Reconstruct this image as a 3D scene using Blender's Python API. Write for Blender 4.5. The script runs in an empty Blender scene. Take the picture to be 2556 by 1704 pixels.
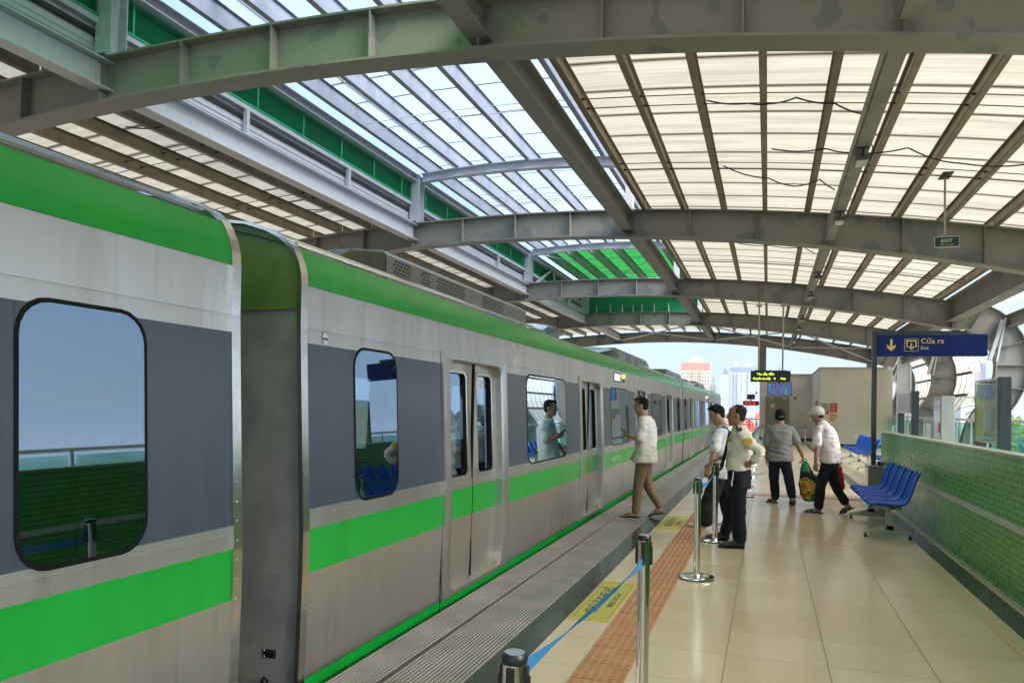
import bpy, math, random
from mathutils import Vector, Matrix, noise as mnoise
random.seed(7)
S = bpy.context.scene
COL = S.collection
# ------------------------------------------------------------------ camera
cam_d = bpy.data.cameras.new('camera'); cam = bpy.data.objects.new('camera', cam_d); COL.objects.link(cam)
S.camera = cam
YAW, PITCH, ROLL = map(math.radians, (18.701, 1.2, 1.15))
fwd = Vector((-math.sin(YAW)*math.cos(PITCH), math.cos(YAW)*math.cos(PITCH), math.sin(PITCH)))
rgt = Vector((math.cos(YAW), math.sin(YAW), 0)); upv = rgt.cross(fwd)
r2 = rgt*math.cos(ROLL)+upv*math.sin(ROLL); u2 = upv*math.cos(ROLL)-rgt*math.sin(ROLL)
M = Matrix((( r2.x,u2.x,-fwd.x,0),(r2.y,u2.y,-fwd.y,0),(r2.z,u2.z,-fwd.z,1.56),(0,0,0,1)))
cam.matrix_world = M
cam_d.sensor_width = 36; cam_d.lens = 1890/2556*36; cam_d.shift_y = 0.048
cam_d.clip_start = .05; cam_d.clip_end = 6000
# ------------------------------------------------------------------ light
SUN_EL, SUN_AZ = math.radians(38), math.radians(106)     # azimuth clockwise from +Y
w = bpy.data.worlds.new('World'); S.world = w; w.use_nodes = True
wn = w.node_tree; sky = wn.nodes.new('ShaderNodeTexSky'); sky.sky_type = 'NISHITA'; sky.sun_disc = False
sky.sun_elevation = SUN_EL; sky.sun_rotation = SUN_AZ; sky.air_density = 1.0; sky.dust_density = 2.2; sky.ozone_density = 1.0; sky.altitude = 20
bg = wn.nodes['Background']; bg.inputs[1].default_value = .072
# broken thin cloud mixed over the physical sky
tc = wn.nodes.new('ShaderNodeTexCoord'); mp = wn.nodes.new('ShaderNodeMapping'); mp.inputs['Scale'].default_value = (1, 1, 3.2)
nz = wn.nodes.new('ShaderNodeTexNoise'); nz.inputs['Scale'].default_value = 2.3; nz.inputs['Detail'].default_value = 8
rp = wn.nodes.new('ShaderNodeValToRGB'); rp.color_ramp.elements[0].position = .42; rp.color_ramp.elements[1].position = .68
rp.color_ramp.elements[0].color = (.35, .35, .35, 1); rp.color_ramp.elements[1].color = (.85, .85, .85, 1)
mx = wn.nodes.new('ShaderNodeMix'); mx.data_type = 'RGBA'
wn.links.new(tc.outputs['Generated'], mp.inputs[0]); wn.links.new(mp.outputs[0], nz.inputs[0]); wn.links.new(nz.outputs[0], rp.inputs[0])
wn.links.new(rp.outputs[0], mx.inputs[0]); wn.links.new(sky.outputs[0], mx.inputs[6]); mx.inputs[7].default_value = (5.0, 7.2, 9.8, 1)
wn.links.new(mx.outputs[2], bg.inputs[0])
sd = bpy.data.lights.new('sun', 'SUN'); sd.energy = 5; sd.angle = math.radians(55); sd.color = (1, .95, .88)
sun = bpy.data.objects.new('sun', sd); COL.objects.link(sun)
sdir = Vector((math.sin(SUN_AZ)*math.cos(SUN_EL), math.cos(SUN_AZ)*math.cos(SUN_EL), math.sin(SUN_EL)))
sun.rotation_euler = (-sdir).to_track_quat('-Z', 'Y').to_euler(); sun.location = (0, 0, 30)
S.view_settings.view_transform = 'Standard'; S.view_settings.look = 'None'; S.view_settings.exposure = 1.38; S.view_settings.gamma = 1
S.cycles.max_bounces = 10; S.cycles.diffuse_bounces = 5; S.cycles.glossy_bounces = 4; S.cycles.transmission_bounces = 6
S.cycles.transparent_max_bounces = 12; S.cycles.sample_clamp_indirect = 6; S.cycles.caustics_reflective = False; S.cycles.caustics_refractive = False

# ------------------------------------------------------------------ node helpers
class N:
    def __init__(s, name):
        s.m = bpy.data.materials.new(name); s.m.use_nodes = True; s.t = s.m.node_tree
        s.b = s.t.nodes['Principled BSDF']; s.out = s.t.nodes['Material Output']
        s.co = s.t.nodes.new('ShaderNodeTexCoord').outputs['Object']; s._sep = None
    def put(s, sock, v):
        if isinstance(v, bpy.types.NodeSocket): s.t.links.new(v, sock)
        elif isinstance(v, (tuple, list)) and sock.type == 'RGBA' and len(v) == 3: sock.default_value = (*v, 1)
        else: sock.default_value = v
    def ma(s, op, a, b=0., c=None, clamp=False):
        n = s.t.nodes.new('ShaderNodeMath'); n.operation = op; n.use_clamp = clamp; s.put(n.inputs[0], a); s.put(n.inputs[1], b)
        if c is not None: s.put(n.inputs[2], c)
        return n.outputs[0]
    @property
    def sep(s):
        if s._sep is None:
            n = s.t.nodes.new('ShaderNodeSeparateXYZ'); s.t.links.new(s.co, n.inputs[0]); s._sep = n.outputs
        return s._sep
    def map(s, scale, loc=(0, 0, 0)):
        n = s.t.nodes.new('ShaderNodeMapping'); n.inputs['Scale'].default_value = scale; n.inputs['Location'].default_value = loc
        s.t.links.new(s.co, n.inputs[0]); return n.outputs[0]
    def noise(s, scale=5., detail=4., rough=.55, vec=None, col=False):
        n = s.t.nodes.new('ShaderNodeTexNoise'); n.inputs['Scale'].default_value = scale; n.inputs['Detail'].default_value = detail
        n.inputs['Roughness'].default_value = rough; s.t.links.new(vec if vec is not None else s.co, n.inputs[0]); return n.outputs[1 if col else 0]
    def ramp(s, f, stops):
        n = s.t.nodes.new('ShaderNodeValToRGB'); e = n.color_ramp.elements
        while len(e) < len(stops): e.new(.5)
        for k, (p, c) in enumerate(stops):
            e[k].position = p; e[k].color = (c, c, c, 1) if isinstance(c, (int, float)) else (*c, 1)
        s.t.links.new(f, n.inputs[0]); return n.outputs[0]
    def mix(s, f, a, b, mode='MIX'):
        n = s.t.nodes.new('ShaderNodeMix'); n.data_type = 'RGBA'; n.blend_type = mode
        s.put(n.inputs[0], f); s.put(n.inputs[6], a); s.put(n.inputs[7], b); return n.outputs[2]
    def bump(s, h, strength=.2, dist=.01):
        n = s.t.nodes.new('ShaderNodeBump'); n.inputs['Strength'].default_value = strength; n.inputs['Distance'].default_value = dist
        s.t.links.new(h, n.inputs['Height']); s.t.links.new(n.outputs[0], s.b.inputs['Normal']); return n.outputs[0]
    def p(s, **k):
        names = dict(col='Base Color', rough='Roughness', metal='Metallic', spec='Specular IOR Level', coat='Coat Weight', coatr='Coat Roughness',
                     emit='Emission Color', es='Emission Strength', alpha='Alpha', trans='Transmission Weight', ior='IOR', sheen='Sheen Weight')
        for a, v in k.items(): s.put(s.b.inputs[names[a]], v)
        return s.m
def simple(name, col, rough=.5, metal=0., var=.12, scale=6., bump=0., bs=40., **k):
    n = N(name); f = n.noise(scale, 5)
    dk = tuple(c*(1-var) for c in col); lt = tuple(min(1, c*(1+var)) for c in col)
    n.p(col=n.ramp(f, [(.3, dk), (.7, lt)]), rough=rough, metal=metal, **k)
    if bump: n.bump(n.noise(bs, 4), bump, .004)
    return n.m
# ------------------------------------------------------------------ mesh helpers
class MB:
    def __init__(s): s.v = []; s.f = []; s.mi = []
    def quad(s, *pts, m=0):
        b = len(s.v); s.v += [tuple(p) for p in pts]; s.f.append(tuple(range(b, b+len(pts)))); s.mi.append(m); return s
    def raw(s, vs, fs, m=0):
        b = len(s.v); s.v += [tuple(p) for p in vs]
        for f in fs: s.f.append(tuple(b+i for i in f)); s.mi.append(m)
        return s
    def box(s, x0, x1, y0, y1, z0, z1, m=0):
        return s.raw([(x0,y0,z0),(x1,y0,z0),(x1,y1,z0),(x0,y1,z0),(x0,y0,z1),(x1,y0,z1),(x1,y1,z1),(x0,y1,z1)],
                     [(0,3,2,1),(4,5,6,7),(0,1,5,4),(1,2,6,5),(2,3,7,6),(3,0,4,7)], m)
    def bar(s, a, b, wd, ht, m=0, up=(0,0,1)):
        a, b = Vector(a), Vector(b); d = (b-a).normalized(); u = Vector(up)
        if abs(d.dot(u)) > .98: u = Vector((0,1,0))
        sd_ = d.cross(u).normalized()*wd/2; uu = sd_.cross(d).normalized()*ht/2
        P = [a-sd_-uu, a+sd_-uu, a+sd_+uu, a-sd_+uu, b-sd_-uu, b+sd_-uu, b+sd_+uu, b-sd_+uu]
        return s.raw(P, [(0,1,2,3),(7,6,5,4),(0,4,5,1),(1,5,6,2),(2,6,7,3),(3,7,4,0)], m)
    def prism(s, poly, axis, a, b, m=0, side=True):
        """poly 2-D points in the plane normal to axis; extruded a..b"""
        def P(p, t):
            return {'x': (t, p[0], p[1]), 'y': (p[0], t, p[1]), 'z': (p[0], p[1], t)}[axis]
        n = len(poly); vs = [P(p, a) for p in poly]+[P(p, b) for p in poly]
        fs = [tuple(range(n))[::-1], tuple(range(n, 2*n))]
        if side: fs += [(i, (i+1) % n, (i+1) % n+n, i+n) for i in range(n)]
        return s.raw(vs, fs, m)
    def tube(s, pts, r, seg=8, m=0, caps=True):
        pts = [Vector(p) for p in pts]; n = len(pts); rr = r if isinstance(r, (list, tuple)) else [r]*n
        vs = []; up = None
        for i, p in enumerate(pts):
            d = (pts[min(i+1, n-1)]-pts[max(i-1, 0)]).normalized()
            if up is None: up = Vector((0,0,1)) if abs(d.z) < .9 else Vector((1,0,0))
            sd_ = d.cross(up).normalized(); up = sd_.cross(d).normalized()
            for k in range(seg):
                a = 2*math.pi*k/seg; vs.append(p+(sd_*math.cos(a)+up*math.sin(a))*rr[i])
        fs = [(i*seg+k, i*seg+(k+1) % seg, (i+1)*seg+(k+1) % seg, (i+1)*seg+k) for i in range(n-1) for k in range(seg)]
        if caps: fs += [tuple(range(seg))[::-1], tuple(range((n-1)*seg, n*seg))]
        return s.raw(vs, fs, m)
    def lathe(s, prof, cx=0, cy=0, seg=24, m=0):
        vs = []; n = len(prof)
        for r, z in prof:
            for k in range(seg):
                a = 2*math.pi*k/seg; vs.append((cx+r*math.cos(a), cy+r*math.sin(a), z))
        fs = [(i*seg+k, i*seg+(k+1) % seg, (i+1)*seg+(k+1) % seg, (i+1)*seg+k) for i in range(n-1) for k in range(seg)]
        fs += [tuple(range(seg))[::-1], tuple(range((n-1)*seg, n*seg))]
        return s.raw(vs, fs, m)
    def loft(s, rings, seg=16, m=0):
        """rings: (centre, axis vector a, axis vector b)"""
        vs = []
        for c, a, b in rings:
            c, a, b = Vector(c), Vector(a), Vector(b)
            for k in range(seg):
                t = 2*math.pi*k/seg; vs.append(c+a*math.cos(t)+b*math.sin(t))
        n = len(rings)
        fs = [(i*seg+k, i*seg+(k+1) % seg, (i+1)*seg+(k+1) % seg, (i+1)*seg+k) for i in range(n-1) for k in range(seg)]
        fs += [tuple(range(seg))[::-1], tuple(range((n-1)*seg, n*seg))]
        return s.raw(vs, fs, m)
    def ball(s, c, rx, ry=None, rz=None, seg=14, rg=9, m=0):
        ry = ry or rx; rz = rz or rx; R = []
        for i in range(rg+1):
            t = math.pi*i/rg; r = max(math.sin(t), .02)
            R.append(((c[0], c[1], c[2]-rz*math.cos(t)), (rx*r, 0, 0), (0, ry*r, 0)))
        return s.loft(R, seg, m)
    def build(s, name, mats, parent=None, smooth=False, bevel=0., loc=None, autos=None, seg=2, weld=False):
        me = bpy.data.meshes.new(name); me.from_pydata(s.v, [], s.f)
        if not isinstance(mats, (list, tuple)): mats = [mats]
        for m in mats: me.materials.append(m)
        me.polygons.foreach_set('material_index', s.mi)
        me.validate(); 
        import bmesh
        bm = bmesh.new(); bm.from_mesh(me)
        if weld: bmesh.ops.remove_doubles(bm, verts=bm.verts, dist=2e-5)
        bmesh.ops.recalc_face_normals(bm, faces=bm.faces); bm.to_mesh(me); bm.free()
        if smooth: me.polygons.foreach_set('use_smooth', [True]*len(me.polygons))
        o = bpy.data.objects.new(name, me); COL.objects.link(o)
        if parent: o.parent = parent
        if loc: o.location = loc
        if autos: me.set_sharp_from_angle(angle=math.radians(autos))
        if bevel:
            md = o.modifiers.new('bevel', 'BEVEL'); md.width = bevel; md.segments = seg; md.limit_method = 'ANGLE'; md.angle_limit = math.radians(40)
        return o
def tag(o, label, cat, group=None):
    o['label'] = label; o['category'] = cat
    if group: o['group'] = group
    return o
def struct(o, kind='structure'): o['kind'] = kind; return o
def thing(name, label, cat, loc=(0, 0, 0), rz=0., group=None):
    o = bpy.data.objects.new(name, None); COL.objects.link(o); o.location = loc; o.rotation_euler = (0, 0, rz); o.empty_display_size = .2
    return tag(o, label, cat, group)
def copy_tree(o, parent=None):
    c = o.copy(); COL.objects.link(c); c.parent = parent
    for ch in list(o.children): copy_tree(ch, c)
    return c
def text(body, size, mat, loc, parent=None, rot=(math.pi/2, 0, 0), align='LEFT', bold=0., ext=.002, name='lettering', sx=1.):
    cu = bpy.data.curves.new('txt', 'FONT'); cu.body = body; cu.size = size; cu.extrude = ext; cu.offset = bold; cu.align_x = align
    cu.resolution_u = 3
    o = bpy.data.objects.new('txt', cu); COL.objects.link(o)
    bpy.context.view_layer.update()
    me = bpy.data.meshes.new_from_object(o.evaluated_get(bpy.context.evaluated_depsgraph_get()))
    bpy.data.objects.remove(o); me.materials.clear(); me.materials.append(mat)
    t = bpy.data.objects.new(name, me); COL.objects.link(t); t.location = loc; t.rotation_euler = rot; t.scale = (sx, 1, 1)
    if parent: t.parent = parent
    return t
def rrect(y0, y1, z0, z1, r, n=5):
    P = []
    for cx, cz, a0 in ((y1-r, z1-r, 0), (y0+r, z1-r, 90), (y0+r, z0+r, 180), (y1-r, z0+r, 270)):
        for k in range(n+1):
            a = math.radians(a0+90*k/n); P.append((cx+r*math.cos(a), cz+r*math.sin(a)))
    return P
# ------------------------------------------------------------------ materials
def mat_steel(name, base, patch, warm=None):
    n = N(name)
    big = n.noise(.55, 3, .5); sm = n.noise(9, 6, .65)
    c = n.mix(n.ramp(sm, [(.3, 0), (.75, .35)]), base, tuple(x*1.25 for x in base))
    pm = n.ramp(n.noise(1.6, 2.5, .45), [(.60, 0), (.615, 1)])
    c = n.mix(n.ma('MULTIPLY', pm, .6), c, patch)
    d = n.ramp(n.noise(3.5, 8, .75), [(.60, 0), (.72, .6)])
    c = n.mix(d, c, tuple(x*.55 for x in base))
    n.p(col=c, rough=n.ramp(sm, [(.3, .42), (.7, .62)])); n.bump(sm, .25, .01); return n.m
STEEL = mat_steel('rib_paint', (.235, .228, .208), (.13, .15, .168))
STEELB = mat_steel('beam_paint', (.52, .54, .58), (.50, .52, .56))  # skylight falling on the left beam put into a brighter steel colour
WHSTEEL = mat_steel('skylight_paint', (.50, .52, .58), (.58, .60, .66)); SKP = mat_steel('skylight_purlin_paint', (.26, .275, .335), (.32, .34, .40))
PURL = simple('sheet_lit_purlin', (.27, .215, .15), .55, var=.2, scale=3)  # warm light from the cream sheets put into the tan colour
DARKM = simple('dark_metal', (.025, .028, .032), .4)
BLACKP = simple('black_plastic', (.012, .012, .013), .35)
CABLE = simple('cable_rubber', (.015, .015, .018), .5)
WHITEP = simple('white_plastic', (.75, .75, .73), .4)
ALU = simple('aluminium', (.62, .63, .64), .32, metal=.9, var=.06)
CHROME = simple('polished_steel', (.74, .72, .69), .09, metal=1., var=.04)
RUBBER = simple('gasket_rubber', (.006, .006, .007), .55, spec=.15)
def mat_panel(name, col, seam, tr=.75, pitch=.92, off=.1, seamw=.018, dirt=.25):
    """translucent fibre sheet with darker lap seams and grime"""
    n = N(name); y = n.sep[1]
    f = n.ma('FRACT', n.ma('DIVIDE', n.ma('ADD', y, 50+off), pitch))
    dd = n.ma('ABSOLUTE', n.ma('SUBTRACT', f, .5))
    line = n.ramp(dd, [(.5-seamw*3.2, 0), (.5-seamw, .75), (.5-seamw*.2, 1)])
    fine = n.ma('FRACT', n.ma('MULTIPLY', y, 9.))
    fl = n.ramp(n.ma('ABSOLUTE', n.ma('SUBTRACT', fine, .5)), [(.3, 0), (.5, .10)])
    g = n.noise(1., 6, .65, vec=n.map((.35, 3.2, 1))); gr = n.ma('ADD', n.ramp(g, [(.42, 0), (.8, dirt)]), n.ramp(n.noise(1., 7, .7, vec=n.map((.5, 9, 1), (7, 3, 0))), [(.5, 0), (.75, dirt*.6)]), clamp=True)
    c = n.mix(gr, col, tuple(x*.55 for x in col)); c = n.mix(fl, c, seam); c = n.mix(line, c, seam)
    tb = n.t.nodes.new('ShaderNodeBsdfTranslucent'); db = n.t.nodes.new('ShaderNodeBsdfDiffuse'); ms = n.t.nodes.new('ShaderNodeMixShader')
    n.put(tb.inputs[0], c); n.put(db.inputs[0], c); ms.inputs[0].default_value = tr
    n.t.links.new(db.outputs[0], ms.inputs[1]); n.t.links.new(tb.outputs[0], ms.inputs[2]); n.t.links.new(ms.outputs[0], n.out.inputs[0]); return n.m
PANEL = mat_panel('cream_roof_sheet', (.47, .43, .35), (.04, .025, .018), .60, dirt=.8, seamw=.026)
PANELW = mat_panel('white_wall_sheet', (.50, .48, .43), (.12, .09, .07), .82, pitch=.42, seamw=.012)
GREENP2 = mat_panel('near_green_roof_sheet', (.03, .50, .09), (.01, .08, .02), .8)
GREENP = mat_panel('green_roof_sheet', (.035, .30, .065), (.01, .08, .02), .6)
def mat_clear():
    n = N('clear_roof_sheet'); y = n.sep[1]
    f = n.ma('FRACT', n.ma('DIVIDE', n.ma('ADD', y, 50.3), 1.35)); dd = n.ma('ABSOLUTE', n.ma('SUBTRACT', f, .5))
    line = n.ramp(dd, [(.478, 0), (.49, 1)])
    tp = n.t.nodes.new('ShaderNodeBsdfTransparent'); tp.inputs[0].default_value = (.80, .87, .95, 1)
    tb = n.t.nodes.new('ShaderNodeBsdfTranslucent'); tb.inputs[0].default_value = (.55, .62, .70, 1)
    ms = n.t.nodes.new('ShaderNodeMixShader'); ms.inputs[0].default_value = .3
    df = n.t.nodes.new('ShaderNodeBsdfDiffuse'); df.inputs[0].default_value = (.3, .27, .3, 1)
    m2 = n.t.nodes.new('ShaderNodeMixShader'); n.t.links.new(line, m2.inputs[0])
    n.t.links.new(tp.outputs[0], ms.inputs[1]); n.t.links.new(tb.outputs[0], ms.inputs[2])
    n.t.links.new(ms.outputs[0], m2.inputs[1]); n.t.links.new(df.outputs[0], m2.inputs[2]); n.t.links.new(m2.outputs[0], n.out.inputs[0]); return n.m
CLEAR = mat_clear()
LOUV = simple('green_louvre_paint', (.02, .36, .16), .35, var=.1, scale=3)
def mat_glass(name, col=(.75, .88, .84), refl=.12):
    n = N(name); tp = n.t.nodes.new('ShaderNodeBsdfTransparent'); tp.inputs[0].default_value = (*col, 1)
    gl = n.t.nodes.new('ShaderNodeBsdfGlossy'); gl.inputs['Roughness'].default_value = .02
    fr = n.t.nodes.new('ShaderNodeFresnel'); fr.inputs[0].default_value = 1.5
    ms = n.t.nodes.new('ShaderNodeMixShader'); n.t.links.new(n.ma('MULTIPLY', fr.outputs[0], .35, clamp=True), ms.inputs[0])
    n.t.links.new(tp.outputs[0], ms.inputs[1]); n.t.links.new(gl.outputs[0], ms.inputs[2]); n.t.links.new(ms.outputs[0], n.out.inputs[0]); return n.m
GLASS = mat_glass('rail_glass', (.66, .88, .80))
# ------------------------------------------------------------------ ground, tracks, platform
X_EDGE, X_WALL = -2.33, 1.96
def mat_floor():
    n = N('floor_tile'); x, y = n.sep[0], n.sep[1]
    u = n.ma('DIVIDE', n.ma('ADD', x, 60.13), .605); v = n.ma('DIVIDE', n.ma('ADD', y, 56.8), .573)
    fu, fv = n.ma('FRACT', u), n.ma('FRACT', v)
    du = n.ma('ABSOLUTE', n.ma('SUBTRACT', fu, .5)); dv = n.ma('ABSOLUTE', n.ma('SUBTRACT', fv, .5))
    line = n.ma('MAXIMUM', n.ramp(du, [(.494, 0), (.497, .9)]), n.ramp(dv, [(.493, 0), (.4965, .7)]))
    cb = n.t.nodes.new('ShaderNodeCombineXYZ'); n.put(cb.inputs[0], n.ma('FLOOR', u)); n.put(cb.inputs[1], n.ma('FLOOR', v))
    wn_ = n.t.nodes.new('ShaderNodeTexWhiteNoise'); n.t.links.new(cb.outputs[0], wn_.inputs[0])
    tone = n.mix(wn_.outputs[0], (.72, .57, .385), (.79, .655, .465))
    tone = n.mix(n.ramp(n.noise(2.2, 5, .6), [(.35, 0), (.75, .35)]), tone, (.64, .49, .33))
    tone = n.mix(n.ramp(n.noise(14, 6, .7), [(.56, 0), (.72, .14)]), tone, (.30, .25, .18))
    c = n.mix(line, tone, (.07, .055, .04))
    ro = n.ramp(n.noise(3.3, 6, .65), [(.3, .13), (.75, .27)])
    n.p(col=c, rough=n.ma('MAXIMUM', ro, n.ma('MULTIPLY', line, .6)), spec=.6)
    h = n.ma('SUBTRACT', n.ma('MULTIPLY', wn_.outputs[0], .12), line); n.bump(h, .25, .002); return n.m
FLOOR = mat_floor()
def mat_granite():
    n = N('dark_granite'); a = n.noise(160, 3, .8); y = n.sep[1]
    f = n.ramp(n.ma('ABSOLUTE', n.ma('SUBTRACT', n.ma('FRACT', n.ma('DIVIDE', n.ma('ADD', y, 50), .6)), .5)), [(.494, 0), (.497, 1)])
    c = n.ramp(a, [(.42, (.025, .027, .03)), (.62, (.06, .06, .063)), (.8, (.12, .12, .125))])
    c = n.mix(n.ramp(n.noise(5, 5, .7), [(.45, 0), (.7, .5)]), c, (.10, .095, .088))
    n.p(col=n.mix(f, c, (.02, .02, .02)), rough=n.ramp(n.noise(6, 5), [(.3, .10), (.7, .26)]), spec=.6); return n.m
GRAN = mat_granite()
conc = simple('concrete', (.30, .29, .27), .8, var=.2, scale=2, bump=.3)
struct(MB().box(X_EDGE, 5.45, -6, 60, -.9, -.02).box(-3.0+.9, 5.4, -6, 60, -2.5, -.9).build('platform_base', conc))
struct(MB().quad((-1.40, -6, 0), (X_WALL-.24, -6, 0), (X_WALL-.24, 60, 0), (-1.40, 60, 0)).quad((X_WALL-.04, -6, 0), (5.45, -6, 0), (5.45, 60, 0), (X_WALL-.04, 60, 0)).build('platform_floor', FLOOR))
g = MB().quad((X_EDGE, -6, 0), (-1.40, -6, 0), (-1.40, 60, 0), (X_EDGE, 60, 0)).quad((X_WALL-.24, -6, 0), (X_WALL-.04, -6, 0), (X_WALL-.04, 60, 0), (X_WALL-.24, 60, 0))
g.quad((X_EDGE, -6, 0), (X_EDGE, 60, 0), (X_EDGE, 60, -.05), (X_EDGE, -6, -.05))
struct(g.build('granite_border', GRAN))
SLAT = simple('ribbed_strip', (.40, .38, .35), .36, var=.2, scale=3)
b = MB()
for x0, x1 in ((-2.315, -2.055), (-2.02, -1.60)):
    k = 0; n_ = int(round((x1-x0)/.026))
    for k in range(n_):
        xa = x0+(x1-x0)*(k+.15)/n_; b.box(xa, xa+.0135, -6, 60, .001, .009)
struct(b.build('ribbed_safety_strip', SLAT))
def mat_tact():
    n = N('orange_tactile'); x, y = n.sep[0], n.sep[1]
    l = n.ramp(n.ma('ABSOLUTE', n.ma('SUBTRACT', n.ma('FRACT', n.ma('DIVIDE', n.ma('ADD', y, 50), .3)), .5)), [(.485, 0), (.494, 1)])
    c = n.ramp(n.noise(8, 6, .7), [(.3, (.50, .235, .105)), (.7, (.64, .34, .175))])
    c = n.mix(n.ramp(n.noise(2.5, 5, .7), [(.5, 0), (.75, .5)]), c, (.40, .25, .16))
    n.p(col=n.mix(n.ma('MULTIPLY', l, .8), c, (.13, .07, .045)), rough=.42); return n.m
TACT = mat_tact()
b = MB().box(-1.062, -.76, 0 , 60, .0005, .006)
b.box(-.41, 1.70, 14.9, 15.12, .0006, .006)
for i in range(6):
    x = -1.062+.302*(i+.5)/6
    for j in range(int(20/.05)):
        y = 2.2+.05*j
        # half-moon stud: a dome's shaded crescent put into the shape, flat-topped, cut near side
        R = .0165; P = []
        for k in range(9):
            a = math.pi*k/8; P.append((x+R*math.cos(a), y+R*1.0*math.sin(a)-.004))
        Q = [(x+(px-x)*.72, y+(py-y)*.72) for px, py in P]; nP = 9
        b.raw([(px, py, .006) for px, py in P]+[(px, py, .0125) for px, py in Q], [tuple(range(9, 18))]+[(q, (q+1) % nP, (q+1) % nP+nP, q+nP) for q in range(nP)])
for i in range(6):
    x = -1.062+.302*(i+.5)/6; b.box(x-.012, x+.012, 22.3, 60, .006, .0105)
struct(b.build('tactile_paving', TACT))
# track bed and far platform
ball_m = simple('track_concrete', (.16, .15, .14), .9, var=.3, scale=8, bump=.5)
struct(MB().box(-9.0, X_EDGE+.2, -8, 62, -2.6, -1.15).build('track_bed', ball_m))
struct(MB().box(-16.6, -8.8, -8, 62, -2.5, -.02).build('far_platform_base', conc))
struct(MB().quad((-16.6, -8, 0), (-8.8, -8, 0), (-8.8, 62, 0), (-16.6, 62, 0)).build('far_platform_floor', FLOOR))
rail_m = simple('rail_steel', (.20, .15, .12), .4, metal=.8)
for xc, lab in ((-3.1, 'rusty running rail under the train, the one nearest the platform'), (-4.54, 'rusty running rail under the train, on its far side'), (-6.55, 'rusty running rail of the empty track, nearer the train'), (-7.98, 'rusty running rail of the empty track, beside the far platform')):
    tag(MB().box(xc-.035, xc+.035, -8, 62, -1.148, -1.0).build('running_rail', rail_m), lab, 'rail', 'running rails of the two tracks')
gm = N('city_ground'); gc = gm.ramp(gm.noise(.02, 8, .7), [(.35, (.13, .135, .12)), (.6, (.23, .225, .21)), (.75, (.09, .14, .07))]); gm.p(col=gc, rough=.9)
struct(MB().quad((-3500, -3500, -12), (3500, -3500, -12), (3500, 4500, -12), (-3500, 4500, -12)).build('ground', gm.m))
# ------------------------------------------------------------------ the canopy
XC = -5.55
def zb(x): return 5.42-.0112*(x-XC)**2
def zt(x): return 5.95-.009*(x-XC)**2
RIBY = [7.5, 16.5, 25.5, 34.5, 43.5]
canopy = thing('station_canopy', 'arched steel canopy with cream translucent sheets over the tracks and platform', 'canopy')
def rib_paths():
    xs = [XC+(5.15-XC)*k/26 for k in range(27)]
    bot = [(x, zb(x)) for x in xs]; top = [(x, zt(x)) for x in xs]
    bot += [(5.52, 4.14), (5.80, 3.99), (6.02, 3.80), (6.16, 3.55), (6.26, 3.3), (6.30, 3.05), (6.28, 2.75), (6.20, 2.42), (6.03, 2.1), (5.83, 1.80), (5.62, 1.45), (5.5, 1.1), (5.42, .7), (5.40, -.6)]
    top += [(5.6, 4.95), (5.98, 4.82), (6.35, 4.62), (6.68, 4.33), (6.92, 3.95), (7.06, 3.58), (7.12, 3.19), (7.10, 2.8), (6.98, 2.35), (6.78, 1.93), (6.55, 1.58), (6.28, 1.25), (6.05, .9), (5.9, -.6)]
    mir = lambda p: (2*XC-p[0], p[1])
    return [mir(p) for p in bot[:0:-1]]+bot, [mir(p) for p in top[:0:-1]]+top
BOT, TOP = rib_paths()
STIFX = [-2.95, -1.62, -.27, 1.1, 2.45, 3.85, 5.15]; STIFX = sorted(STIFX+[-5.55, -4.25]+[2*XC-x for x in STIFX+[-4.25]])
def flange(b, path, y, hw, t, sign):
    P = []
    for i, (x, z) in enumerate(path):
        x0, z0 = path[max(i-1, 0)]; x1, z1 = path[min(i+1, len(path)-1)]
        d = Vector((x1-x0, z1-z0)).normalized(); P.append(((x, z), (x-d.y*t*sign, z+d.x*t*sign)))
    vs = []
    for (a, c) in P: vs += [(a[0], y-hw, a[1]), (a[0], y+hw, a[1]), (c[0], y+hw, c[1]), (c[0], y-hw, c[1])]
    n = len(P); fs = [(4*i+k, 4*i+(k+1) % 4, 4*i+4+(k+1) % 4, 4*i+4+k) for i in range(n-1) for k in range(4)]
    fs += [(0, 1, 2, 3), (4*n-1, 4*n-2, 4*n-3, 4*n-4)]
    b.raw(vs, fs)
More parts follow.
